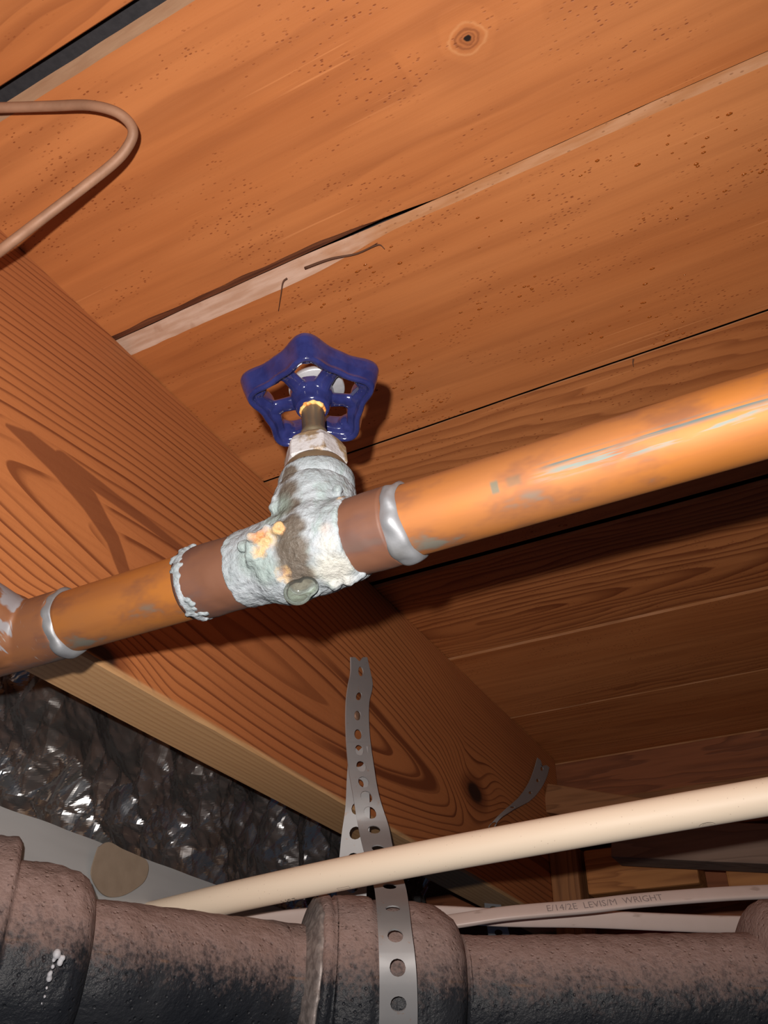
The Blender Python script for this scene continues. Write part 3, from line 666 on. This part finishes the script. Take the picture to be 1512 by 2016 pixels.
for k in range(NR):
    a = 2*math.pi*k/NR; lb = 0.5 + 0.5*math.cos(5*a)
    rings.append([bm.verts.new(wv(lob(a) + dr*(1 + 0.25*lb), a, WZ + dz*(1 + 0.22*lb) - 0.0006*lb)) for dr, dz in PROF])
for k in range(NR):
    for j in range(len(PROF)):
        A, B = rings[k], rings[(k+1) % NR]; bm.faces.new((A[j], A[(j+1) % len(PROF)], B[(j+1) % len(PROF)], B[j]))
for s in range(5):
    a = 2*math.pi*s/5 + math.pi/5
    add_tube(bm, [wv(r, a, WZ + z) for r, z in ((0.0, -0.0026), (0.004, -0.0024), (0.008, -0.0010), (0.012, -0.0004), (0.0165, -0.0008))], [0.0040, 0.0038, 0.0032, 0.0030, 0.0038], 20, up=wheel_up, prof=lambda t: (math.cos(t)*0.62, math.sin(t)))
    b = 2*math.pi*s/5
    add_ball(bm, wv(0.0203, b, WZ - 0.0004), 0.0040, (1, 1, 1.0), 3)
bead = [wv(lob(2*math.pi*k/120) + 0.0009, 2*math.pi*k/120, WZ - 0.0050 - 0.0006*(0.5+0.5*math.cos(10*math.pi*k/120))) for k in range(121)]
add_tube(bm, bead, 0.00115, 10, caps=False)
add_tube(bm, [vp(0, 0, WZ + z) for z in (-0.0080, -0.0074, -0.0045, -0.0015, 0.0015, 0.0022)], [0.0052, 0.0060, 0.0066, 0.0077, 0.0079, 0.0064], 40, up=Vector((1, 0, 0)))
o = from_bm('handwheel', bm, M_BLUE, valve, True); remesh(o, 0.00034, 2); o['label'] = 'glossy dark blue cast handwheel'
hw = o
o = tube('name_plate', [vp(0.001, 0.002, z) for z in (WZ + 0.0034, WZ + 0.0038, WZ + 0.0052, WZ + 0.0056)], [0.0098, 0.0102, 0.0102, 0.0096], M_ZINC, valve, 48, up=Vector((1, 0, 0))); o['label'] = 'round grey metal name plate'
# hanging water drop
bm = bmesh.new()
dc = unp(586, 1166, 0.2655); add_ball(bm, dc, 0.0041, (1.08, 1.0, 0.95), 4); add_ball(bm, dc + Vector((0.0024, 0.001, 0.0018)), 0.0034, (1.1, 1, 0.9), 3)
g = G('water'); t_ = g.t; fr_ = g.n('ShaderNodeFresnel'); fr_.inputs[0].default_value = 1.33
tr_ = g.n('ShaderNodeBsdfTransparent'); tr_.inputs[0].default_value = (0.86, 0.90, 0.84, 1); gl_ = g.n('ShaderNodeBsdfGlossy'); gl_.inputs[1].default_value = 0.06
m1 = g.n('ShaderNodeMixShader'); t_.links.new(fr_.outputs[0], m1.inputs[0]); t_.links.new(tr_.outputs[0], m1.inputs[1]); t_.links.new(gl_.outputs[0], m1.inputs[2])
g.b.inputs['Base Color'].default_value = (0.42, 0.43, 0.38, 1); g.b.inputs['Roughness'].default_value = 0.08
m2 = g.n('ShaderNodeMixShader'); m2.inputs[0].default_value = 0.10; t_.links.new(m1.outputs[0], m2.inputs[1]); t_.links.new(g.b.outputs[0], m2.inputs[2])
t_.links.new(m2.outputs[0], t_.nodes['Material Output'].inputs[0]); M_WATER = g.m
o = from_bm('water_drop', bm, M_WATER, None, True); remesh(o, 0.0004, 4)
tag(o, 'clear water drop hanging from the underside of the gate valve', 'water drop')

# ---------------------------------------------------------------- cast iron drain
def iron_mat():
    g = G('dusty_cast_iron'); X, Y, Z = g.xyz()
    a = g.noise(None, 110, 5, 0.65); b = g.noise(None, 420, 4, 0.6); pit = g.voro(None, 260); st = g.noise(g.scale(40, 40, 8), 1, 4)
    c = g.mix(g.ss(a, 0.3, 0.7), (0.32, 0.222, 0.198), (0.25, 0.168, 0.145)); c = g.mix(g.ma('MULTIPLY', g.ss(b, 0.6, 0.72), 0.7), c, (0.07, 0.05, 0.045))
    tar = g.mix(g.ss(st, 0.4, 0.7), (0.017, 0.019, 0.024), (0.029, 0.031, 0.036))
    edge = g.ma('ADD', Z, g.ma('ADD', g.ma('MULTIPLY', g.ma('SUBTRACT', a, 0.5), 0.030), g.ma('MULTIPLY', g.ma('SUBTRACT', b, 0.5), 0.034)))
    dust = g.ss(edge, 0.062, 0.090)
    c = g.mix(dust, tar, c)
    rusty = g.ma('MULTIPLY', g.win(g.ma('ADD', Z, g.ma('MULTIPLY', g.ma('SUBTRACT', a, 0.5), 0.004)), 0.0715, 0.0725, 0.0006), g.ss(st, 0.5, 0.62))
    c = g.mix(g.ma('MULTIPLY', rusty, 0.35), c, (0.26, 0.13, 0.06))
    rough = g.ma('ADD', 0.46, g.ma('MULTIPLY', dust, 0.4))
    hgt = g.ma('ADD', g.ma('MULTIPLY', b, 0.8), g.ma('ADD', a, g.ma('MULTIPLY', g.ss(pit, 0.25, 0.1), -0.5)))
    return g.out(c, rough, 0, hgt, 0.7, 0.0014, spec=0.35)
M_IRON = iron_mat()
g = G('oakum_lead'); a_ = g.noise(None, 260, 4); M_LEAD = g.out(g.mix(g.ss(a_, 0.35, 0.65), (0.36, 0.31, 0.29), (0.20, 0.17, 0.16)), 0.5, 0.25, a_, 0.6, 0.001)
g = G('white_paint_drip'); a_ = g.noise(None, 300, 3); M_WPAINT = g.out(g.mix(a_, (0.6, 0.6, 0.62), (0.42, 0.42, 0.46)), 0.6, 0, a_, 0.5, 0.0006)
def axis_pt(px):
    T = [(-160, 1882, 0.392), (20, 1894, 0.405), (200, 1909, 0.420), (540, 1936, 0.4735), (640, 1947, 0.478), (916, 1962, 0.484), (1200, 1960, 0.485), (1459, 1957, 0.485), (1700, 1954, 0.486), (2300, 1950, 0.488)]
    for i in range(len(T) - 1):
        if px <= T[i+1][0] or i == len(T) - 2:
            t = (px - T[i][0]) / (T[i+1][0] - T[i][0]); return unp(*[T[i][k] + (T[i+1][k] - T[i][k]) * t for k in range(3)])
def iron(name, stations, label, parent, n=6, wob=0.0011, seg=72):
    P, Rr = [], []
    for (a, ra), (b, rb) in zip(stations, stations[1:]):
        k = max(1, int(abs(b - a) / n))
        for i in range(k):
            t = i / k; P.append(axis_pt(a + (b-a)*t)); Rr.append(ra + (rb-ra)*t)
    P.append(axis_pt(stations[-1][0])); Rr.append(stations[-1][1])
    o = tube(name, P, Rr, M_IRON, parent, seg, wob=wob, wsc=110); 
    if label: o['label'] = label
    return o
def hub_prof(x0, s=1.0, r=0.047):
    f = [(0, 0.86), (2, 0.955), (8, 0.985), (18, 0.98), (24, 0.945), (32, 0.95), (40, 0.985), (100, 1.0), (112, 1.0), (118, 0.965), (128, 0.965), (140, 0.975), (200, 0.972), (235, 0.945), (255, 0.90), (272, 0.83), (283, 0.74), (290, 0.64)]
    return [(x0 + a*s, r*b) for a, b in f]
cast = [thing('cast_iron_pipe', l, 'drain pipe', 'joined lengths of cast iron drain') for l in ('dusty cast iron drain length with white drips on its bell, beside the foil duct', 'dusty cast iron drain length whose bell hangs in the perforated strap', 'end bell of cast iron drain with a pale seam line round its lip')]
# 1: bell at the left
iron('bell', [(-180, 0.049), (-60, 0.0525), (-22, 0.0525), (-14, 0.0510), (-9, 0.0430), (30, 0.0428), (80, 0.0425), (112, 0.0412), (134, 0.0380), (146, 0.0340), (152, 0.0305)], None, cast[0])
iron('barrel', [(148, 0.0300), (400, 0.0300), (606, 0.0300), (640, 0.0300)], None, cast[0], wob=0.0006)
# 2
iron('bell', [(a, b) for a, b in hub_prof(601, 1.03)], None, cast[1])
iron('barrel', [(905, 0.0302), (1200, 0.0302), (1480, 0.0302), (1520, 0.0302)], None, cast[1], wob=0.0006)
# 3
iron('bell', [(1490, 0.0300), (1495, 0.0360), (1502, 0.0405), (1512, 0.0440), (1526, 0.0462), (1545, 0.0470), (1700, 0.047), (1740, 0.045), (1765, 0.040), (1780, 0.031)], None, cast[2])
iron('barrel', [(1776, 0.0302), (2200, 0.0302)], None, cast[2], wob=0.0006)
o = tube('lead_seal', [axis_pt(x) for x in (580, 585, 589, 593, 596, 600, 604, 607)], [0.0300, 0.0330, 0.0375, 0.0410, 0.0435, 0.0445, 0.0440, 0.0400], M_LEAD, cast[1], 90, wob=0.0022, wsc=230)
o['label'] = 'ragged grey lead and oakum ring'
# pale seam line on the end bell
bm = bmesh.new(); c0 = axis_pt(1507); d = (axis_pt(1480) - axis_pt(1440)).normalized(); T, N, B = frames([c0, c0 + d])
pts = [c0 + (N[0]*math.cos(a) + B[0]*math.sin(a)) * 0.0448 + d*0.0004*math.sin(a*7) for a in [0.35*math.pi + 1.3*math.pi*k/80 for k in range(81)]]
o = tube('seam_line', pts, 0.0005, M_WPAINT, cast[2], 8); o['label'] = 'thin pale seam line'
# white drips on the first bell
def on_iron(px, py):
    r = ray(px, py) / F; c = axis_pt(px); d = depth(c); R_ = 0.0430
    dy = (py - (CY + (c.dot(DOWN) / d) * F)) / F * d
    return r * (d - math.sqrt(max(1e-6, R_*R_ - dy*dy)))
bm = bmesh.new()
for px, py, r in ((112, 1878, 8), (124, 1886, 5), (118, 1895, 6), (106, 1890, 4), (104, 1903, 4), (100, 1915, 4), (97, 1926, 6), (98, 1918, 5), (92, 1945, 3), (88, 1962, 3), (82, 1975, 2.5)):
    add_ball(bm, on_iron(px, py), r*0.00022, (1, 1, 1.2), 2)
o = from_bm('paint_drip', bm, M_WPAINT, cast[0], True); o['label'] = 'white paint drips'; remesh(o, 0.0004, 3)

# ---------------------------------------------------------------- cream plastic pipe
g = G('cream_plastic'); a_ = g.noise(g.scale(20, 200, 200), 1, 3); X_, Y_, Z_ = g.xyz()
sp = g.voro(None, 330); M_CREAM = g.out(g.mix(g.ma('MULTIPLY', g.ss(sp, 0.10, 0.05), 0.5), g.mix(a_, (0.84, 0.69, 0.53), (0.88, 0.74, 0.58)), (0.4, 0.28, 0.2)), 0.55, 0, a_, 0.06, 0.0004)
RC = 0.0082
cpvc = thing('plastic_pipe', 'cream plastic water pipe crossing in front of the perforated strap', 'pipe')
CP = catmull([unp(*q) for q in ((255, 1815, 0.520), (330, 1797, 0.508), (500, 1757, 0.487), (760, 1703, 0.458), (1130, 1635, 0.426), (1512, 1568, 0.400))] , 20)
CP.append(CP[-1] + (CP[-1] - CP[-11]).normalized() * 0.35)
tube('pipe_run', CP, RC, M_CREAM, cpvc, 48)
g = G('black_print'); M_INK = g.out((0.035, 0.03, 0.03), 0.6)
g = G('faint_grey_print'); M_INK2 = g.out((0.26, 0.21, 0.20), 0.7)
# print wrapped onto a round or flat surface
def text_mesh(body, size):
    cu = bpy.data.curves.new('print', 'FONT'); cu.body = body; cu.size = size; cu.resolution_u = 2
    o = bpy.data.objects.new('print', cu); COL.objects.link(o)
    dg = bpy.context.evaluated_depsgraph_get(); me = bpy.data.meshes.new_from_object(o.evaluated_get(dg))
    bpy.data.objects.remove(o); bpy.data.curves.remove(cu); return me
def wrap_cyl(name, me, start, d, r, tow, ang, mat, parent, flip=1):
    """x of the mesh runs along d, y round the tube; ang measured from tow"""
    n1 = (tow - d*tow.dot(d)).normalized(); n2 = d.cross(n1)
    for v in me.vertices:
        a = ang + v.co.y / r * flip; v.co = start + d*v.co.x + (n1*math.cos(a) + n2*math.sin(a)) * r
    return link(name, me, mat, parent)
def along(px):
    global cd
    i = min(range(len(CP)), key=lambda k: abs(CX + CP[k].dot(RIGHT)/depth(CP[k])*F - px)); i = min(max(i, 1), len(CP)-2)
    a, b = (CP[i], CP[i+1]) if CX + CP[i].dot(RIGHT)/depth(CP[i])*F <= px else (CP[i-1], CP[i])
    pa, pb = [CX + q.dot(RIGHT)/depth(q)*F for q in (a, b)]
    cd = (b - a).normalized(); return a.lerp(b, (px - pa)/(pb - pa))
p = along(560); tow = -p.normalized()
n1 = (tow - cd*tow.dot(cd)).normalized(); sgn = 1 if cd.cross(n1).dot(DOWN) < 0 else -1     # sgn*ang>0 goes up
wrap_cyl('print', text_mesh('USE', 0.0058), *(along(556), cd), RC + 0.00006, tow, -sgn*math.radians(84), M_INK, cpvc, sgn)
bm = bmesh.new()
def rect_outline(bm, x0, y0, x1, y1, t):
    for a, b, c, d_ in ((x0, y0, x1, y0+t), (x0, y1-t, x1, y1), (x0, y0, x0+t, y1), (x1-t, y0, x1, y1)):
        bm.faces.new([bm.verts.new((q[0], q[1], 0)) for q in ((a, b), (c, b), (c, d_), (a, d_))])
rect_outline(bm, 0, 0, 0.0072, 0.0022, 0.00022); me = bpy.data.meshes.new('print'); bm.to_mesh(me); bm.free()
wrap_cyl('print', me, *(along(668), cd), RC + 0.00006, tow, -sgn*math.radians(66), M_INK2, cpvc, sgn)
bm = bmesh.new()
for rr in (0.0009, 0.0015):
    vs = [(0.004 + rr*2.4*math.cos(t), rr*1.5*math.sin(t)) for t in [math.pi*k/16 for k in range(17)]]
    for (a, b), (c, d_) in zip(vs, vs[1:]):
        bm.faces.new([bm.verts.new((q[0], q[1], 0)) for q in ((a, b), (c, d_), (c*0.97+0.00012, d_*0.86), (a*0.97+0.00012, b*0.86))])
me = bpy.data.meshes.new('print'); bm.to_mesh(me); bm.free()
wrap_cyl('print', me, *(along(1366), cd), RC + 0.00006, tow, -sgn*math.radians(66), M_INK, cpvc, sgn)

# ---------------------------------------------------------------- white cables
g = G('white_cable_jacket'); a_ = g.noise(None, 90, 4); b_ = g.noise(g.scale(60, 60, 200), 1, 3)
M_CAB = g.out(g.mix(g.ma('MULTIPLY', g.ss(b_, 0.62, 0.72), 0.5), g.mix(a_, (0.62, 0.50, 0.46), (0.56, 0.44, 0.39)), (0.26, 0.18, 0.14)), 0.4, 0, a_, 0.08, 0.0006)
def flat_prof(wd, ht):
    def f(t):
        c, s = math.cos(t), math.sin(t)
        e = 0.45
        return (math.copysign(abs(c)**e, c)*ht, math.copysign(abs(s)**0.8, s)*wd*(1))
    return f
cab1 = thing('white_cable', 'white flat cable with printed lettering arching over the other cable', 'cable')
k1 = [(560, 1835, 0.575), (760, 1832, 0.572), (905, 1812, 0.57), (1000, 1798, 0.57), (1150, 1785, 0.572), (1256, 1773, 0.574), (1406, 1761, 0.577), (1530, 1755, 0.58), (1700, 1750, 0.585), (2100, 1742, 0.60)]
p1 = catmull([unp(*q) for q in k1], 8)
upc = (-FWD*0.45 - DOWN*0.9).normalized()
tube('jacket', p1, 1.0, M_CAB, cab1, 28, up=upc, prof=flat_prof(0.0048, 0.0022))
cab2 = thing('white_cable', 'white flat cable lying lower behind the drain pipe', 'cable')
k2 = [(420, 1836, 0.560), (540, 1812, 0.575), (700, 1800, 0.59), (860, 1800, 0.60), (1000, 1807, 0.605), (1150, 1809, 0.607), (1300, 1815, 0.607), (1400, 1819, 0.607), (1500, 1822, 0.607), (1700, 1836, 0.61), (2100, 1850, 0.62)]
p2 = catmull([unp(*q) for q in k2], 8)
tube('jacket', p2, 1.0, M_CAB, cab2, 28, up=(-FWD*0.97 - DOWN*0.2).normalized(), prof=flat_prof(0.0056, 0.0026))
# cable print
def wrap_path(name, me, pts, up, off, v0, mat, parent, start):
    T, N, B = frames(pts, up); L = [0]
    for a, b in zip(pts, pts[1:]): L.append(L[-1] + (b-a).length)
    s0 = L[start]
    for v in me.vertices:
        s = s0 + v.co.x; i = max(k for k in range(len(L)) if L[k] <= s); i = min(i, len(pts)-2); t = (s - L[i]) / (L[i+1]-L[i])
        bdir_ = B[i].lerp(B[i+1], t); sg = -1 if bdir_.dot(DOWN) > 0 else 1
        v.co = pts[i].lerp(pts[i+1], t) + N[i].lerp(N[i+1], t)*off + bdir_*sg*(v0 + v.co.y)
    return link(name, me, mat, parent)
st = min(range(len(p1)), key=lambda i: abs(CX + p1[i].dot(RIGHT)/depth(p1[i])*F - 1080))
wrap_path('print', text_mesh('E/14/2E  LEVIS/M  WRIGHT', 0.0066), p1, upc, 0.00226, -0.0030, M_INK2, cab1, st)

# ---------------------------------------------------------------- perforated hanger straps
def zinc_strap_mat():
    g = G('galvanised_strap'); a = g.noise(None, 70, 4); b = g.noise(None, 300, 3)
    c = g.mix(a, (0.36, 0.345, 0.34), (0.29, 0.29, 0.30)); c = g.mix(g.ma('MULTIPLY', g.ss(b, 0.66, 0.72), 0.4), c, (0.34, 0.2, 0.12))
    return g.out(c, 0.55, 0.25, a, 0.08, 0.0006)
M_STRAP = zinc_strap_mat()
def ribbon(name, stations, holes, parent, hr=0.205, thick=0.0008, notch=True):
    """stations: (y, left point, right point) down the strap; holes: y of hole centres; cut as real openings"""
    ys = [s[0] for s in stations]
    L = [s[1] for s in stations]; Rr = [s[2] for s in stations]
    def at(y, w):
        y = max(ys[0], min(ys[-1], y)); i = max(k for k in range(len(ys)) if ys[k] <= y); i = min(i, len(ys)-2)
        t = (y - ys[i]) / (ys[i+1]-ys[i])
        def cm(A):
            p0 = A[max(i-1, 0)]; p3 = A[min(i+2, len(A)-1)]; b, c = A[i], A[i+1]
            dt = ys[i+1]-ys[i]
            m1 = (c - p0) * (dt / (ys[i+1]-ys[max(i-1, 0)])); m2 = (p3 - b) * (dt / (ys[min(i+2, len(ys)-1)]-ys[i]))
            return b*(2*t**3-3*t*t+1) + m1*(t**3-2*t*t+t) + c*(-2*t**3+3*t*t) + m2*(t**3-t*t)
        a, b = cm(L), cm(Rr); return a.lerp(b, w)
    hs = sorted(holes); bounds = [ys[0]] + [(a+b)/2 for a, b in zip(hs, hs[1:])] + [ys[-1]]
    bm = bmesh.new(); cache = {}
    def V(y, w):
        k = (round(y, 3), round(w, 5))
        if k not in cache: cache[k] = bm.verts.new(at(y + (9 if notch and y == ys[0] and abs(w - 0.5) < 0.1 else 0), w))
        return cache[k]
    for h, (b0, b1) in zip(hs, zip(bounds, bounds[1:])):
        wid = (at(h, 1) - at(h, 0)).length; up_ = (at(b1, 0.5) - at(b0, 0.5)).length / (b1 - b0)
        ry = hr * 0.019 / up_; sq = min(ry*1.5, (b1-b0)*0.45); rw = hr*0.019/wid
        y0, y1 = h - sq, h + sq
        n = 4
        # square ring round the hole: perimeter points and circle points
        per = [(y0, k/n) for k in range(n)] + [(y0 + (y1-y0)*k/n, 1.0) for k in range(n)] + [(y1, 1 - k/n) for k in range(n)] + [(y1 - (y1-y0)*k/n, 0.0) for k in range(n)]
        outer = [V(*q) for q in per]
        inner = []
        for k, (yy, ww) in enumerate(per):
            a = math.atan2((yy-h)/sq, (ww-0.5)*2); inner.append(V(h + ry*math.sin(a), 0.5 + rw*math.cos(a)))
        for k in range(len(per)):
            q = (outer[k], outer[(k+1) % len(per)], inner[(k+1) % len(per)], inner[k])
            if len(set(q)) == 4: bm.faces.new(q)
        for ya, yb in ((b0, y0), (y1, b1)):
            if yb - ya < 0.5: continue
            m_ = max(1, int((yb-ya)/14))
            for i in range(m_):
                for k in range(n):
                    bm.faces.new((V(ya+(yb-ya)*i/m_, k/n), V(ya+(yb-ya)*i/m_, (k+1)/n), V(ya+(yb-ya)*(i+1)/m_, (k+1)/n), V(ya+(yb-ya)*(i+1)/m_, k/n)))
    bmesh.ops.remove_doubles(bm, verts=bm.verts, dist=1e-6)
    o = from_bm(name, bm, M_STRAP, parent, True); s = o.modifiers.new('thickness', 'SOLIDIFY'); s.thickness = thick; s.offset = 0
    es = o.modifiers.new('crisp', 'EDGE_SPLIT'); es.split_angle = math.radians(40)
    return o
strap = thing('hanger_strap', 'grey perforated metal strap screwed to the joist and looped under the drain bell', 'pipe strap')
def jd(px, py, off=0.0015): return depth(onx(px, py, XJ + off))
def joist_pair(y, l, r, mixr, off=0.0022):
    dl = jd(l, y, off); dr = jd(r, y, off); c = dl
    return (y, unp(l, y, dl), unp(r, y, dl + (dr-dl)*mixr))
S = [joist_pair(1294, 690, 722, 1.0), joist_pair(1325, 690, 729, 0.95), joist_pair(1350, 685, 733, 0.9, 0.003), joist_pair(1385, 681, 726, 0.8, 0.004), joist_pair(1444, 681, 727, 0.6, 0.005), joist_pair(1512, 686, 736, 0.35, 0.007), joist_pair(1567, 695, 746, 0.2, 0.010)]
for y, l, r, d in ((1627, 705, 765, 0.562), (1671, 715, 774, 0.538), (1745, 736, 798, 0.500), (1785, 741, 805, 0.468), (1830, 744, 810, 0.4445), (1875, 746, 816, 0.4345), (1920, 747, 820, 0.4300), (1970, 747, 822, 0.4290), (2030, 746, 822, 0.4310), (2080, 745, 821, 0.438), (2110, 744, 820, 0.452)):
    S.append((y, unp(l, y, d), unp(r, y, d)))
o = ribbon('strap_band', S, [1322, 1371, 1409, 1446, 1477, 1509, 1540, 1569, 1600, 1634, 1671, 1707, 1746, 1790, 1843, 1905, 1976, 2050], strap)
S2 = []
for y, l, r, d in ((1470, 688, 724, jd(690, 1470, 0.002)), (1530, 683, 726, jd(684, 1530, 0.002)), (1590, 680, 728, jd(681, 1590, 0.002)), (1640, 673, 727, 0.566), (1690, 668, 723, 0.560), (1740, 664, 722, 0.553), (1800, 663, 721, 0.548), (1860, 663, 722, 0.543), (1930, 664, 724, 0.542), (2020, 668, 728, 0.537)):
    S2.append((y, unp(l, y, d), unp(r, y, d)))
ribbon('strap_band', S2, [1500, 1545, 1592, 1640, 1692, 1745, 1800, 1860, 1920, 1980], strap)
# screw holding the strap
g = G('rusty_screw'); a_ = g.noise(None, 400, 3); M_SCREW = g.out(g.mix(a_, (0.34, 0.2, 0.13), (0.2, 0.11, 0.07)), 0.6, 0.4, a_, 0.4, 0.0004)
p = onx(703, 1409, XJ + 0.0048); tube('screw_head', [p + Vector((-0.005, 0, 0)), p + Vector((-0.001, 0, 0)), p + Vector((0.0004, 0, 0)), p + Vector((0.0009, 0, 0))], [0.0016, 0.0034, 0.0034, 0.0022], M_SCREW, strap, 12)

strap2 = thing('hanger_strap', 'small grey perforated strap twisting off the joist near the rim joist', 'pipe strap')
q = []
for y, l, r in ((1494, (1058, 1492), (1081, 1511)), (1520, (1051, 1516), (1075, 1532)), (1548, (1040, 1543), (1062, 1556)), (1575, (1020, 1571), (1040, 1579))):
    q.append((y, onx(*l, XJ + 0.003), onx(*r, XJ + 0.004)))
for y, l, r, d in ((1602, 985, 997, 0.80), (1630, 962, 972, 0.78), (1680, 952, 970, 0.78), (1735, 951, 979, 0.79), (1785, 954, 987, 0.80), (1840, 961, 1003, 0.81), (1900, 966, 1010, 0.82)):
    q.append((y, unp(l, y, d), unp(r, y, d + 0.004)))
ribbon('strap_band', q, [1508, 1534, 1560, 1590, 1625, 1670, 1710, 1750, 1790, 1836, 1875], strap2)

# ---------------------------------------------------------------- brown cable under the planks
g = G('brown_cable'); a_ = g.noise(g.scale(60, 60, 60), 1, 4); b_ = g.noise(None, 500, 3)
M_WIRE = g.out(g.mix(g.ss(a_, 0.35, 0.65), (0.36, 0.19, 0.115), (0.26, 0.135, 0.08)), 0.6, 0.1, b_, 0.2, 0.0005)
pw = [(-250, 226, H - 0.006), (-120, 214, H - 0.012), (0, 212, H - 0.016), (100, 209, H - 0.019), (170, 207, H - 0.022), (220, 217, H - 0.026), (250, 236, H - 0.029), (262, 260, H - 0.033), (252, 288, H - 0.037), (225, 320, H - 0.042), (160, 372, H - 0.053), (80, 433, H - 0.065), (0, 494, H - 0.077)]
pts = [onz(*t) for t in pw] + [onx(-150, 608, XJ + 0.004), onx(-170, 622, XJ + 0.0005)]
tube('brown_cable', catmull(pts, 8), 0.0021, M_WIRE, None, 16)
tag(bpy.data.objects['brown_cable'], 'thin brown cable bent in a hairpin under the planks', 'cable')
